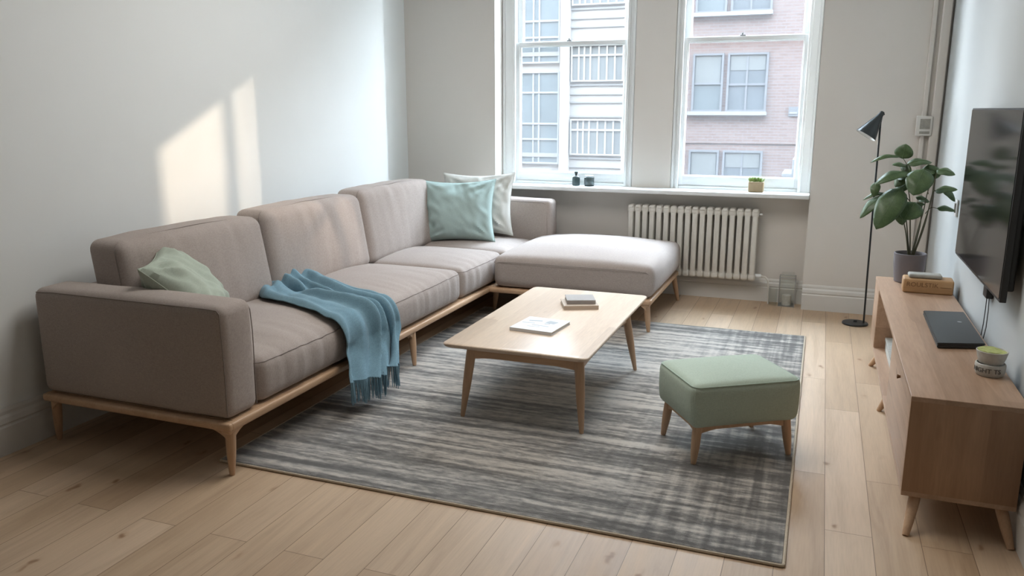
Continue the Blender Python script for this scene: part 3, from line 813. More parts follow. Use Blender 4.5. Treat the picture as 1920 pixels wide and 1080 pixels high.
# ------------------------------------------------------------------ footstool
oang = 33.4
st = thing('footstool', 'square mint green upholstered footstool on four oak legs', 'footstool', (-.330, 3.660, RZ), R(oang))
SW, SD, z0, z1 = .520, .400, .178, .385
def stw(p):
    hx, hy, hz = SW/2, SD/2, (z1-z0)/2; a, b_, c = p.x/hx, p.y/hy, p.z/hz
    q = p.copy(); q.z += .016*max(0, c)*(1-abs(a)**2.4)*(1-abs(b_)**2.4)
    k = .010*(1-c*c) - .012*max(0, -c)**2
    q.x += a*k*(1-abs(b_)**4); q.y += b_*k*(1-abs(a)**4)
    q.x *= 1-.018*max(0, -c)**3; q.y *= 1-.018*max(0, -c)**3
    return q
bm = rbox(SW, SD, z1-z0, .034, .02)
for v in bm.verts: v.co = stw(v.co)+Vector((0, 0, (z0+z1)/2-RZ))
se = obj('seat', bm, 'stool', st)
bm = bmesh.new(); tube(bm, [stw(p)+Vector((0, 0, (z0+z1)/2-RZ)) for p in rring(SW-.012, SD-.012, (z1-z0)/2-.012, .034)], .0034, 8, cap=False); obj('piping', bm, 'stool_seam', se)
bm = bmesh.new()
lx_, ly_ = .215, .155
for a, b_ in (((-lx_, -ly_), (lx_, -ly_)), ((lx_, -ly_), (lx_, ly_)), ((lx_, ly_), (-lx_, ly_)), ((-lx_, ly_), (-lx_, -ly_))):
    arch_apron(bm, a, b_, z0+.004-RZ, .034, .018, .022)
obj('base_frame', bm, 'oak', st)
for sx_, sy_ in ((-1, -1), (1, -1), (1, 1), (-1, 1)):
    bm = bmesh.new(); leg(bm, (sx_*lx_, sy_*ly_, z0+.004-RZ), (sx_*(lx_+.018), sy_*(ly_+.014), 0), .0215, .0125); obj('leg', bm, 'oak_z', st)

# ------------------------------------------------------------------ media console
CX0, CX1, CY0, CY1, CB, CT = .372, .752, 3.135, 5.46, .128, .522
cs = thing('media_console', 'long low oak media console under the television', 'cabinet', (CX0, CY0, 0))
def kl(bm): bm.transform(Matrix.Translation((-CX0, -CY0, 0))); return bm
obj('top_panel', kl(bx(CX0, CX1, CY0, CY1, CT-.020, CT, bev=.0025)), 'console', cs)
obj('bottom_panel', kl(bx(CX0+.001, CX1, CY0+.002, CY1-.002, CB, CB+.020, bev=.002)), 'console', cs)
obj('side_panel', kl(bx(CX0+.001, CX1-.001, CY0+.001, CY0+.021, CB+.0185, CT-.0185, bev=.001)), 'console_end', cs)
obj('side_panel', kl(bx(CX0+.001, CX1-.001, CY1-.021, CY1-.001, CB+.0185, CT-.0185, bev=.001)), 'console_end', cs)
for y in (4.03, 5.13): obj('divider', kl(bx(CX0+.004, CX1-.01, y-.009, y+.009, CB+.019, CT-.019, bev=.001)), 'console', cs)
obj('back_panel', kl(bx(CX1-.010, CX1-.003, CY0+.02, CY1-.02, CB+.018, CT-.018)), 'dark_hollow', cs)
d = obj('door', kl(bx(CX0+.001, CX0+.019, CY0+.024, 4.036, CB+.022, CT-.022, bev=.0015)), 'console', cs)
obj('knob', kl((lambda b: (b.transform(Matrix.Translation((CX0, 3.56, .462)) @ Matrix.Rotation(R(-90), 4, 'Y')), b)[1])(la([(0, -.002), (.006, -.002), (.006, .004), (.009, .008), (.009, .012), (0, .014)], seg=16))), 'burn', d)
d = obj('drawer', kl(bx(CX0+.001, CX0+.019, 5.126, CY1-.024, CB+.022, CT-.022, bev=.0015)), 'console', cs)
for top, bot in (((.43, 3.19, CB), (.396, 3.068, 0)), ((.71, 3.19, CB), (.742, 3.095, 0)), ((.44, 4.42, CB), (.376, 4.42, 0)), ((.44, 5.16, CB), (.372, 5.235, 0)), ((.71, 5.16, CB), (.738, 5.23, 0))):
    bm = bmesh.new(); leg(bm, (top[0], top[1], top[2]+.001), bot, .021, .0125); obj('leg', kl(bm), 'oak_z', cs)
ft = thing('storage_box', 'shallow white box inside the open bay of the media console', 'box', (.56, 4.76, CB+.02))
obj('body', bx(-.125, .13, -.34, .34, 0, .055, bev=.003), 'ceramic', ft)
obj('lid', bx(-.129, .134, -.344, .344, .055, .075, bev=.003), 'stone', ft)

def add_text(s, size, m, parent, fn, name='lettering', ext=.0008, spacing=1.0):
    cu = bpy.data.curves.new('t', 'FONT'); cu.body = s; cu.size = size; cu.extrude = ext; cu.align_x = 'CENTER'; cu.align_y = 'CENTER'; cu.space_character = spacing
    cu.resolution_u = 3
    to = bpy.data.objects.new('t', cu); col.objects.link(to); dg = bpy.context.evaluated_depsgraph_get(); dg.update()
    me = bpy.data.meshes.new_from_object(to.evaluated_get(dg)); bpy.data.objects.remove(to); bpy.data.curves.remove(cu)
    for v in me.vertices: v.co = fn(v.co.copy())
    me.name = name; me.materials.clear(); me.materials.append(M[m]); o = bpy.data.objects.new(name, me); col.objects.link(o); o.parent = parent; return o

# wooden block with burnt-in lettering and stone slab
wb = thing('wooden_block', 'honey-coloured wooden block box with burnt lettering on the media console', 'box', (.618, 5.075, CT), R(-2))
obj('body', bx(-.130, .130, -.065, .065, 0, .082, bev=.011), 'boxwood', wb)
add_text('ROULSTIK', .036, 'burn', wb, lambda p: Vector((p.x-.030, -.0652-p.z, p.y+.050)), spacing=1.0)
obj('underline', bx(.062, .118, -.0660, -.0648, .040, .043), 'burn', wb)
tag(place(obj('stone_slab', (lambda b: (b.transform(Matrix.Translation((.600, 5.075, CT+.082+.0125))), b)[1])(rbox(.172, .085, .024, .010, .02)), 'stone'), (.600, 5.075, CT+.082)), 'grey stone slab lying on top of the wooden block', 'stone')
# laptop
lp = thing('laptop', 'closed black laptop lying flat on the media console', 'laptop', (.632, 4.175, CT), R(0))
bm = bmesh.new(); prism(bm, [(-.098, -.335), (.096, -.275), (.096, .33), (-.092, .29)], 'Z', .003, .016, bev=.0025); obj('base', bm, 'laptop', lp)
bm = bmesh.new(); prism(bm, [(-.0985, -.336), (.0965, -.276), (.0965, .331), (-.0925, .291)], 'Z', .0165, .026, bev=.003); ld = obj('lid', bm, 'laptop', lp)
obj('badge', (lambda b: (b.transform(Matrix.Translation((.045, .10, .0258))), b)[1])(la([(0, 0), (.010, 0), (.010, .0006), (0, .0007)], seg=16)), 'steel', ld)
for x, y in ((-.07, -.27), (.07, -.23), (.07, .27), (-.07, .24)): obj('foot_pad', bx(x-.008, x+.008, y-.008, y+.008, 0, .004), 'plastic', lp)
# two stacked cups
cc = Vector((.683, 3.515, CT))
t = thing('ceramic_cup', 'lower chalky cup with grey lettering, carrying a second cup', 'cup', cc)
obj('body', la([(0, 0), (.044, 0), (.049, .004), (.053, .016), (.0545, .034), (.0545, .044), (.053, .049), (.049, .050), (.047, .046), (.045, .03), (0, .028)], seg=48), 'ceramic', t)
def cyl(p, rad=.0552, zc=.027, a0=-118):
    a = R(a0)+p.x/rad; r_ = rad+p.z; return Vector((r_*math.cos(a), r_*math.sin(a), zc+p.y))
add_text('NIGHT TS', .026, 'ink', t, cyl)
t = thing('ceramic_cup', 'upper tapered chalky cup with yellow-green wax, stacked on the lettered cup', 'cup', cc+Vector((0, 0, .0502)))
obj('body', la([(0, 0), (.040, 0), (.044, .003), (.050, .022), (.0555, .046), (.0565, .050), (.0535, .051), (.051, .046), (.049, .040), (0, .039)], seg=48), 'ceramic', t)
bm = la([(0, .0405), (.03, .0415), (.045, .043), (.0515, .049), (.0505, .053), (.040, .0525), (0, .0505)], seg=40)
for v in bm.verts:
    v.co.z += .003*ns(v.co.x*60, v.co.y*60); 
    if v.co.x > .012: v.co.z -= .006*min(1, (v.co.x-.012)/.02)
obj('wax', bm, 'lime', t)

# ------------------------------------------------------------------ potted plant
pl = thing('potted_plant', 'leafy green plant in a mauve-grey pot at the far end of the console', 'plant', (.541, 5.345, CT))
obj('pot', la([(0, 0), (.070, 0), (.077, .004), (.083, .06), (.0885, .12), (.0905, .168), (.0905, .176), (.0875, .178), (.0845, .174), (.083, .155), (0, .15)], seg=48), 'pot', pl)
obj('soil', la([(0, .1535), (.04, .157), (.083, .152), (.083, .1545), (.04, .160), (0, .158)], seg=32), 'soil', pl)
PO = Vector((.541, 5.345, CT))
STEMS = [[[0.531,5.4,0.696],[0.507,5.4,0.812],[0.478,5.4,0.909],[0.453,5.4,0.978]],[[0.537,5.4,0.696],[0.514,5.4,0.822],[0.5,5.4,0.91],[0.5,5.4,0.971]],[[0.543,5.4,0.696],[0.525,5.4,0.86],[0.509,5.4,1.008],[0.487,5.4,1.109],[0.489,5.4,1.173]],[[0.487,5.4,1.109],[0.469,5.4,1.182],[0.469,5.4,1.227],[0.447,5.4,1.263]],[[0.549,5.4,0.697],[0.571,5.4,0.844],[0.589,5.4,0.956],[0.599,5.4,1.058],[0.62,5.4,1.14]],[[0.56,5.4,0.697],[0.592,5.4,0.845],[0.62,5.4,1.013],[0.628,5.4,1.141],[0.635,5.4,1.191]],[[0.564,5.4,0.698],[0.602,5.4,0.864],[0.625,5.4,1.05],[0.642,5.4,1.078]],[[0.554,5.4,0.697],[0.577,5.4,0.863],[0.575,5.4,0.974],[0.576,5.4,1.002],[0.543,5.4,1.002]],[[0.599,5.4,0.938],[0.628,5.4,0.976],[0.662,5.4,0.97]],[[0.509,5.4,1.008],[0.48,5.4,1.044],[0.455,5.4,1.085]],[[0.478,5.4,0.909],[0.425,5.4,1.005],[0.375,5.4,1.042]],[[0.599,5.4,1.058],[0.583,5.4,1.139],[0.569,5.4,1.201]]]
sd = [0, .02, -.01, -.01, .015, -.02, .01, -.03, 0, -.03, .0, -.04]
DY = -.035
for i, s in enumerate(STEMS):
    n_ = len(s); pts = []
    for k, p in enumerate(s):
        q = Vector(p)-PO; q.y += DY+sd[i]*(k/(n_-1) if i not in (3, 8, 9, 10, 11) else 1)
        if k == 0 and i not in (3, 8, 9, 10, 11): q.z = .150; q.x *= .8
        pts.append(q)
    # smooth the polyline
    fine = []
    for k in range(n_-1):
        p0, p1, p2, p3 = pts[max(0, k-1)], pts[k], pts[k+1], pts[min(n_-1, k+2)]
        for j in range(6):
            u = j/6; fine.append(.5*((2*p1)+(p2-p0)*u+(2*p0-5*p1+4*p2-p3)*u*u+(3*p1-p0-3*p2+p3)*u**3))
    fine.append(pts[-1]); m_ = len(fine)
    r0 = .0042 if i not in (3, 8, 9, 10, 11) else .0026
    bm = bmesh.new(); tube(bm, fine, [r0*(1-.45*k/m_) for k in range(m_)], 8); obj('stem', bm, 'stem', pl)
LEAVES = [[[0.441,5.35,1.261],[0.453,5.37,1.344],0.109],[[0.425,5.3,1.277],[0.27,5.27,1.241],0.037],[[0.471,5.35,1.23],[0.601,5.41,1.24],0.07],[[0.489,5.4,1.208],[0.393,5.37,1.223],0.055],[[0.557,5.29,1.208],[0.509,5.23,1.066],0.158],[[0.614,5.38,1.137],[0.59,5.43,1.224],0.126],[[0.631,5.37,1.197],[0.726,5.37,1.175],0.072],[[0.49,5.33,1.183],[0.307,5.25,1.116],0.081],[[0.48,5.39,1.166],[0.422,5.38,1.095],0.072],[[0.314,5.35,1.119],[0.306,5.33,1.037],0.048],[[0.376,5.35,1.045],[0.244,5.32,0.908],0.072],[[0.368,5.38,1.053],[0.253,5.38,1.008],0.033],[[0.446,5.29,1.094],[0.332,5.21,0.865],0.164],[[0.492,5.37,1.112],[0.422,5.37,1.059],0.066],[[0.534,5.31,1.011],[0.478,5.27,0.916],0.147],[[0.527,5.35,0.987],[0.586,5.37,0.998],0.044],[[0.655,5.35,0.976],[0.751,5.38,0.963],0.052],[[0.633,5.35,1.077],[0.744,5.35,1.09],0.066],[[0.684,5.41,1.083],[0.75,5.42,1.016],0.048],[[0.453,5.4,0.978],[0.482,5.4,0.867],0.072],[[0.463,5.39,1.171],[0.479,5.4,1.227],0.072],[[0.362,5.4,1.04],[0.291,5.38,1.058],0.044],[[0.548,5.4,1.197],[0.624,5.4,1.177],0.055]]
bm = bmesh.new(); vm = bmesh.new()
def leaf(bm, base, tip, w, lift, tilt=0, nu=12, nv=8):
    base, tip = Vector(base), Vector(tip); d = tip-base; L = d.length; d.normalize()
    face = Vector((-.1, -.85, .55)).normalized() if w > .09 else Vector((-.05, -.45, .9)).normalized()
    s = d.cross(face).normalized(); n_ = s.cross(d).normalized()
    # narrow-looking leaves are wide leaves seen edge-on
    real = w if w > .09 else w*1.25
    rows = []
    for i in range(nu+1):
        u = i/nu; prof = (math.sin(math.pi*min(1, u**.80))**.62)*(1-.10*u) if 0 < u < 1 else .02
        arch = lift*L*math.sin(math.pi*u)*.9
        row = []
        for j in range(-nv//2, nv//2+1):
            v = j/(nv/2); ww = real/2*prof
            cup = -.22*abs(v)**2*ww+.05*ww*math.sin(u*11+v*3)
            row.append(bm.verts.new(base+d*(L*u)+s*(v*ww)+n_*(arch+cup)))
        rows.append(row)
    for a, b_ in zip(rows, rows[1:]):
        for j in range(len(a)-1): bm.faces.new((a[j], a[j+1], b_[j+1], b_[j]))
    mid = [r_[nv//2].co+n_*.0006 for r_ in rows]
    tube(vm, mid, [.0014*(1-.6*k/len(mid)) for k in range(len(mid))], 5)
for b_, t_, w in LEAVES:
    bb, tt = Vector(b_)-PO, Vector(t_)-PO; bb.y += DY+.02; tt.y += DY
    tt = bb+(tt-bb)*1.04
    leaf(bm, bb, tt, w, .16 if w < .09 else .10)
# small leaves filling the heart of the plant
rl = random.Random(11)
for _ in range(9):
    b0 = Vector((rl.uniform(-.10, .05), rl.uniform(-.03, .06), rl.uniform(.48, .66))); a = rl.uniform(0, 6.28)
    leaf(bm, b0, b0+Vector((math.cos(a)*.07, abs(math.sin(a))*.06, rl.uniform(-.04, .01))), rl.uniform(.04, .06), .2)
fo = obj('foliage', bm, 'leaf', pl)
md = fo.modifiers.new('thickness', 'SOLIDIFY'); md.thickness = .0008
obj('leaf_veins', vm, 'vein', fo)

# ------------------------------------------------------------------ floor lamp
fl = thing('floor_lamp', 'slim black floor lamp with cone shade between window and plant', 'lamp', (.317, 6.27, 0))
obj('base', la([(0, 0), (.088, 0), (.090, .004), (.090, .011), (.086, .015), (.014, .017), (.010, .030), (0, .032)], seg=48), 'black', fl)
obj('pole', tb([(.058, 0, .012), (.052, 0, .4), (.046, 0, .9), (.042, 0, 1.40), (.040, 0, 1.50)], .0065, 12), 'black', fl)
# shade: axis from the neck (upper right) to the mouth (lower left)
top, mouth = Vector((.050, -.005, 1.530)), Vector((-.047, -.03, 1.368))
d = (mouth-top); L = d.length; q = Vector((0, 0, -1)).rotation_difference(d.normalized())
prof = [(0, 0), (.012, 0), (.016, -.006), (.019, -.03), (.026, -.055), (.038, -.085), (.052, -.125), (.066, -.165), (.074, -L)]
bm = la(prof, seg=40); inn = la([(.072, -L+.0005), (.064, -.163), (.050, -.122), (.035, -.083), (.02, -.055), (0, -.045)], seg=40)
for b_ in (bm, inn): b_.transform(Matrix.Translation(top) @ q.to_matrix().to_4x4())
sh = obj('lamp_shade', bm, 'lamp_shade', fl); obj('shade_lining', inn, 'lamp_inside', sh)
bm = bmesh.new(); tube(bm, [(.040, 0, 1.46), (.044, -.002, 1.50), (.046, -.004, 1.52)], .008, 12); tube(bm, [(.030, -.002, 1.505), (.062, -.002, 1.515)], .007, 10); obj('swivel_joint', bm, 'black', fl)
bm = la([(0, 0), (.012, 0), (.012, -.02), (.022, -.045), (.024, -.06), (.015, -.08), (0, -.085)], seg=20); bm.transform(Matrix.Translation(top+d*.35) @ q.to_matrix().to_4x4()); obj('bulb', bm, 'lamp_inside', sh)

# ------------------------------------------------------------------ television
tv = thing('television', 'flat black television mounted on the right wall', 'television', (RX, 4.25, 1.17))
def tl(bm): bm.transform(Matrix.Translation((-RX, -4.25, -1.17))); return bm
ty0, ty1, tz0, tz1 = 3.625, 4.835, .792, 1.553
obj('bezel', tl(bx(.705, .730, ty0, ty1, tz0, tz1, bev=.003)), 'plastic', tv)
obj('screen', tl(bx(.7025, .7055, ty0+.008, ty1-.008, tz0+.014, tz1-.008)), 'screen', tv, smooth=False)
obj('rear_housing', tl(bx(.729, .758, ty0+.03, ty1-.03, tz0+.04, tz1-.015, bev=.008)), 'plastic', tv)
obj('wall_bracket', tl(bx(.756, RX-.0005, 4.02, 4.44, .95, 1.32, bev=.003)), 'plastic', tv)
AY = .13
pa = thing('power_adapter', 'small black power adapter on thin cables hanging below the television', 'adapter', (.765, 4.05+AY, .69))
def pp(bm): bm.transform(Matrix.Translation((-.765, -4.05, -.69))); return bm
obj('adapter_block', pp(bx(.748, .778, 4.00, 4.085, .700, .765, bev=.005)), 'plastic', pa)
for pts in ([(.766, 4.06, .83), (.768, 4.055, .80), (.762, 4.05, .765)], [(.766, 3.97, .83), (.768, 3.98, .79), (.762, 4.01, .765)],
            [(.765, 4.072, .702), (.768, 4.085, .64), (.770, 4.10, .56), (.768, 4.11, .50)], [(.765, 4.02, .702), (.768, 4.02, .64), (.770, 4.03, .56), (.768, 4.05, .50)]):
    obj('cable', pp(tb(pts, .0020, 8)), 'plastic', pa)

# ------------------------------------------------------------------ radiator
ra = thing('radiator', 'cream column radiator on the wall beneath the right window', 'radiator', (-.96, 6.73, .19))
x0r, x1r, zb, zt_ = -1.50, -.435, .185, .765
ns_ = 18; pitch = (x1r-x0r)/ns_
sec0 = None
for i in range(ns_):
    x = x0r+pitch*(i+.5)+.96
    if sec0 is None:
        bm = bmesh.new(); z0_, z1_ = zb-.19, zt_-.19
        w = pitch*.70
        for y in (-.060, -.006):
            box(bm, -w/2, w/2, y-.014, y+.014, z0_+.02, z1_-.02, bev=.008)
        # rounded heads joining the columns, touching the neighbours
        for zc in (z0_+.032, z1_-.034):
            t_ = rbox(pitch*1.005, .100, .062, .022, .03); t_.transform(Matrix.Translation((0, -.026, zc)))
            me = bpy.data.meshes.new('t'); t_.to_mesh(me); t_.free(); bm.from_mesh(me); bpy.data.meshes.remove(me)
        t_ = rbox(pitch*.80, .106, .030, .013, .03); t_.transform(Matrix.Translation((0, -.026, z1_-.012)))
        me = bpy.data.meshes.new('t'); t_.to_mesh(me); t_.free(); bm.from_mesh(me); bpy.data.meshes.remove(me)
        sec0 = obj('column', bm, 'radiator', ra); sec0.location = (x, 0, 0)
    else:
        c = sec0.copy(); col.objects.link(c); c.parent = ra; c.location = (x, 0, 0)
for x in (-.42, .36): obj('wall_bracket', bx(x, x+.02, .0, .069, .35, .38), 'radiator', ra)
bm = bmesh.new(); tube(bm, [(.522, -.03, .535), (.548, -.03, .535)], .012, 14); obj('bleed_valve', bm, 'steel', ra)
bm = bmesh.new(); tube(bm, [(.522, -.03, .035), (.565, -.03, .035)], .017, 16); tube(bm, [(.565, -.03, .035), (.568, -.03, .035)], .014, 16); obj('thermostatic_valve', bm, 'gloss_white', ra)
bm = bmesh.new(); tube(bm, [(.565, -.03, .035), (.600, -.03, .030), (.622, -.03, .005), (.632, -.025, -.06), (.635, -.02, -.19)], .0075, 12); obj('pipe', bm, 'radiator', ra)

# glass lantern and small glass on the floor by the pier
gl = thing('glass_lantern', 'clear glass lantern with grey metal edges on the floor right of the radiator', 'lantern', (-.185, 6.70, 0))
obj('glass_body', bx(-.058, .058, -.055, .055, .006, .235, bev=.004), 'clear', gl)
bm = bmesh.new()
for a, b_ in ((-1, -1), (1, -1), (1, 1), (-1, 1)): box(bm, a*.06-.003, a*.06+.003, b_*.057-.003, b_*.057+.003, 0, .24)
for z in (.0, .234):
    for b_ in (-1, 1): box(bm, -.06, .06, b_*.057-.003, b_*.057+.003, z, z+.006)
    for a in (-1, 1): box(bm, a*.06-.003, a*.06+.003, -.057, .057, z, z+.006)
box(bm, -.058, .058, -.055, .055, 0, .004)
obj('metal_frame', bm, 'steel', gl)
obj('lid', bx(-.050, .050, -.045, .045, .240, .268, bev=.008), 'clear', gl)
obj('candle', la([(0, .005), (.036, .005), (.036, .085), (.030, .09), (0, .088)], seg=28), 'ceramic', gl)
gt = tag(place(obj('glass_tumbler', la([(0, 0), (.030, 0), (.034, .004), (.036, .14), (.034, .141), (.031, .012), (0, .010)], seg=32, c=(-.290, 6.675, 0)), 'clear'), (-.290, 6.675, 0)), 'small clear glass on the floor between radiator pipe and lantern', 'glass')

# ------------------------------------------------------------------ things on the window board
SZ = .902
b = thing('glass_bottle', 'small dark bottle with a ball stopper on the window board', 'bottle', (-1.975, 6.735, SZ))
obj('body', la([(0, 0), (.029, 0), (.033, .004), (.034, .06), (.033, .072), (.026, .082), (.011, .087), (.010, .094), (0, .095)], seg=32), 'darkglass', b)
obj('stopper', la([(0, .092), (.008, .094), (.009, .098), (.015, .106), (.016, .114), (.012, .122), (0, .126)], seg=24), 'darkglass', b)
b = thing('candle_jar', 'dark lidded candle jar beside the bottle on the window board', 'jar', (-1.858, 6.735, SZ))
obj('jar_body', la([(0, 0), (.040, 0), (.043, .004), (.043, .074), (.040, .077), (0, .076)], seg=36), 'darkglass', b)
obj('lid', la([(0, .077), (.036, .077), (.038, .081), (.038, .090), (.034, .092), (0, .092)], seg=36), 'steel', b)
b = thing('succulent_pot', 'tan pot of small green sprouts on the window board at right', 'plant pot', (-.478, 6.725, SZ))
bm = bx(-.058, .058, -.045, .045, 0, .082, bev=.008)
obj('pot', bm, 'brasspot', b)
bm = bmesh.new(); rs = random.Random(5)
for _ in range(70):
    x, y = rs.uniform(-.052, .052), rs.uniform(-.038, .038); a = rs.uniform(0, 6.28); h = rs.uniform(.02, .042)
    p = Vector((x, y, .078)); tdir = Vector((math.cos(a)*.014, math.sin(a)*.014, h)); s = Vector((-math.sin(a), math.cos(a), 0))*.006
    q0 = [bm.verts.new(p-s*.4), bm.verts.new(p+s*.4), bm.verts.new(p+tdir*.6+s), bm.verts.new(p+tdir), bm.verts.new(p+tdir*.6-s)]
    bm.faces.new(q0)
g_ = obj('sprouts', bm, 'sprout', b, smooth=False); md = g_.modifiers.new('thickness', 'SOLIDIFY'); md.thickness = .002

# ------------------------------------------------------------------ outside: street and buildings
YB = 30.0; GZ = -10
struct(obj('ground', bx(-45, 60, 7.6, 80, GZ-.5, GZ), 'street', smooth=False), 'street below the windows')
def bwindow(parent, x0, x1, z0, z1, cols=(), rows=(), pane='far_pane', frame='far_frame', fw=.07, y=YB, blind=0, ox=0):
    bm = bmesh.new(); f = y-.02
    box(bm, x0-fw, x0, f-.06, f+.1, z0-fw, z1+fw); box(bm, x1, x1+fw, f-.06, f+.1, z0-fw, z1+fw)
    box(bm, x0, x1, f-.06, f+.1, z0-fw, z0); box(bm, x0, x1, f-.06, f+.1, z1, z1+fw)
    for c in cols: box(bm, c-.03, c+.03, f-.03, f+.05, z0, z1)
    for r_ in rows: box(bm, x0, x1, f-.04, f+.05, r_-.035, r_+.035)
    w = obj('window', bm, frame, parent, smooth=False)
    obj('pane', bx(x0, x1, f, f+.04, z0, z1), pane, w, smooth=False)
    if blind: obj('blind', bx(x0+.03, x1-.03, f-.015, f+.0, z1-(z1-z0)*blind, z1), 'far_blind', w, smooth=False)
    return w
# the street front this room belongs to, shading the far side of the street
bm = bmesh.new()
box(bm, -45, LX-.3, 6.60, 7.0, GZ, 20); box(bm, RX+.15, 45, 6.60, 7.0, GZ, 20)
box(bm, LX-.3, RX+.15, 6.60, 7.0, CZ+.1, 20); box(bm, LX-.3, RX+.15, 6.60, 7.0, GZ, -.06)
struct(obj('wall_street_front', bm, 'brick', smooth=False), 'street front around the room')
bb = thing('brick_building', 'pale pink brick building seen through the right window', 'building', (0, 0, 0))
obj('wall', bx(-6.9, 20.6, YB, YB+10, GZ, 15.2), 'brick', bb, smooth=False)
obj('cornice', bx(-6.90, 20.7, YB-.4, YB, 14.6, 15.4), 'cream_dark', bb, smooth=False)
for k in range(-2, 3):
    dz = 3.35*k
    bwindow(bb, -4.48, -3.55, 1.52+dz, 3.38+dz, rows=(2.42+dz,), blind=.5)
    bwindow(bb, -3.28, -2.05, 1.52+dz, 3.38+dz, cols=(-2.68,), rows=(2.38+dz,), pane='far_pane_dark', blind=.28)
    obj('sill', bx(-4.70, -1.95, YB-.22, YB, 1.33+dz, 1.46+dz), 'far_white', bb, smooth=False)
    for xo in (5.4, 10.6, 15.8):
        bwindow(bb, -4.48+xo, -3.55+xo, 1.52+dz, 3.38+dz, rows=(2.42+dz,)); obj('sill', bx(-4.70+xo, -3.4+xo, YB-.2, YB, 1.33+dz, 1.46+dz), 'far_white', bb, smooth=False)
obj('string_course', bx(-6.9, 20.6, YB-.05, YB, .35, .45), 'brick', bb, smooth=False)
bm = bmesh.new(); box(bm, -1.22, -.90, YB-.05, YB, 1.30, 1.62); o = obj('vent', bm, 'far_frame', bb, smooth=False); obj('vent_slats', bx(-1.18, -.94, YB-.07, YB-.04, 1.38, 1.44), 'far_white', o, smooth=False)
wv = thing('roof_cabin', 'white box with stepped top outside the lower right of the right window', 'cabin', (-.90, 24, GZ))
bm = bmesh.new(); box(bm, -.08, 1.6, -.6, 1, 0, 9.74); box(bm, .14, 1.6, -.6, 1, 9.74, 10.2); obj('body', bm, 'far_white', wv, smooth=False); obj('coping', bx(-.11, .139, -.65, 1.05, 9.74, 9.82), 'far_white', wv, smooth=False)

cb = thing('cream_building', 'cream stone building with tall glazing seen through the left window', 'building', (0, 0, 0))
obj('wall', bx(-30, -6.92, YB-.3, YB+10, GZ, 15), 'cream', cb, smooth=False)
obj('pilaster', bx(-9.35, -9.0, YB-.50, YB-.28, GZ, 13), 'cream', cb, smooth=False)
for k in range(-2, 3):
    dz = 3.72*k
    bwindow(cb, -11.1, -9.45, -.45+dz, 2.86+dz, cols=(-10.43, -10.2), rows=(.42+dz, 1.0+dz, 2.15+dz), y=YB-.34, frame='far_white', pane='far_pane', fw=.06)
    obj('spandrel', bx(-11.3, -9.38, YB-.40, YB-.28, 3.50+dz-.03, 3.62+dz), 'cream_dark', cb, smooth=False)
for k in range(-2, 4):
    dz = 2.68*k
    bwindow(cb, -8.9, -7.02, -.10+dz, 1.12+dz, cols=(-8.66, -8.45, -8.22, -7.9, -7.6, -7.3), rows=(.78+dz,), y=YB-.34, frame='cream', pane='far_blind', fw=.05)
    for z, h in ((-.30, .07), (-.92, .05), (1.24, .06), (-.62, .03)):
        obj('moulding', bx(-9.0, -6.93, YB-.35, YB-.28, z+dz, z+h+dz), 'cream_dark', cb, smooth=False)
# row gap and an unseen low building, added to shape the slice of sun
lb = thing('added_low_building', 'unseen low building added along the street to trim the low sun', 'building', (0, 0, 0))
obj('wall', bx(20.9, 60, YB, YB+12, GZ, 13.2), 'cream', lb, smooth=False)
obj('parapet', bx(20.9, 60, YB-.2, YB, 12.9, 13.8), 'cream_dark', lb, smooth=False)
for i, x in enumerate((.26, .93)):  # unseen pipes, added to cast upright shadow bars into the sun patch
    dp = thing('shadow_pipe', 'unseen grey pipe added outside the right window to cast a bar in the sun patch', 'pipe', (x, 8.0, GZ), group='added pipes outside the window')
    obj('pipe', tb([(0, 0, 0), (0, 0, 8), (0, 0, 17)], .036, 14), 'far_frame', dp)

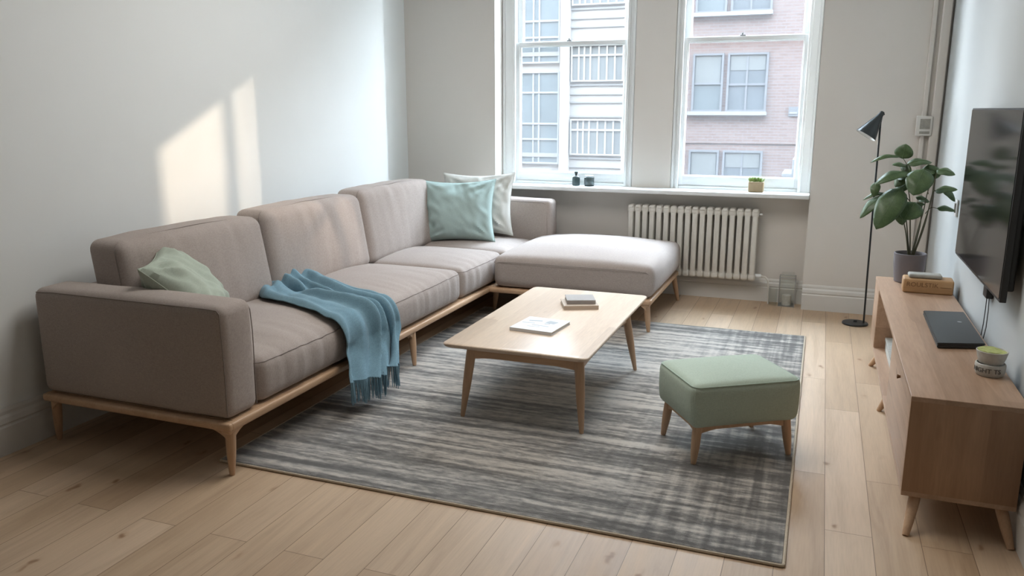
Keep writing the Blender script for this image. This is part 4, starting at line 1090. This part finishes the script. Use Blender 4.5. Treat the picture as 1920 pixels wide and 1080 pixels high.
# ------------------------------------------------------------------ light
w = bpy.data.worlds.new('sky'); scene.world = w; w.use_nodes = True; nt = w.node_tree
bg = nt.nodes['Background']
tc = N(nt, 'ShaderNodeTexCoord'); sepw = N(nt, 'ShaderNodeSeparateXYZ'); nt.links.new(tc.outputs['Generated'], sepw.inputs[0])
rp = ramp(nt, [(0, (.86, .90, .93)), (.25, (.80, .90, 1.0)), (1, (.64, .82, 1.0))]); nt.links.new(sepw.outputs[2], rp.inputs[0])
nt.links.new(rp.outputs[0], bg.inputs[0]); bg.inputs[1].default_value = 18.5
sun = bpy.data.lights.new('sun', 'SUN'); sun.energy = 1.9; sun.angle = R(.9); sun.color = (1, .80, .62)
so = bpy.data.objects.new('sun', sun); col.objects.link(so)
dirn = Vector((-1, -1.07, -.53)); so.rotation_euler = dirn.to_track_quat('-Z', 'Y').to_euler()
for i, (xa, xb) in enumerate(((-2.66, -1.5), (-1.17, -.09))):
    pt = bpy.data.lights.new('window_portal', 'AREA'); pt.shape = 'RECTANGLE'; pt.size = xb-xa; pt.size_y = 2.15
    pt.cycles.is_portal = True
    po = bpy.data.objects.new('window_portal', pt); col.objects.link(po); po.location = ((xa+xb)/2, 7.02, 1.98); po.rotation_euler = (R(-90), 0, 0)
# unseen soft fill light, added under the ceiling to brighten the room
al = bpy.data.lights.new('fill_light', 'AREA'); al.shape = 'RECTANGLE'; al.size = 1.6; al.size_y = 1.6; al.energy = 32; al.color = (1, .97, .93)
ao = bpy.data.objects.new('fill_light', al); col.objects.link(ao); ao.location = (-1.3, 3.9, 3.17); ao.rotation_euler = (0, 0, 0)

# ------------------------------------------------------------------ camera
cam = bpy.data.cameras.new('camera'); co = bpy.data.objects.new('camera', cam); col.objects.link(co); scene.camera = co
pitch_, yaw_ = math.atan(336/1511), math.atan(590/math.hypot(1511, 336))
co.location = (0, 0, 1.55); co.rotation_euler = (math.pi/2-pitch_, 0, yaw_)
cam.sensor_width = 36; cam.lens = 1511/1920*36; cam.clip_start = .05; cam.clip_end = 300
vs_ = scene.view_settings; vs_.view_transform = 'Standard'; vs_.look = 'None'; vs_.gamma = 1; vs_.exposure = 0.87; vs_.use_curve_mapping = False
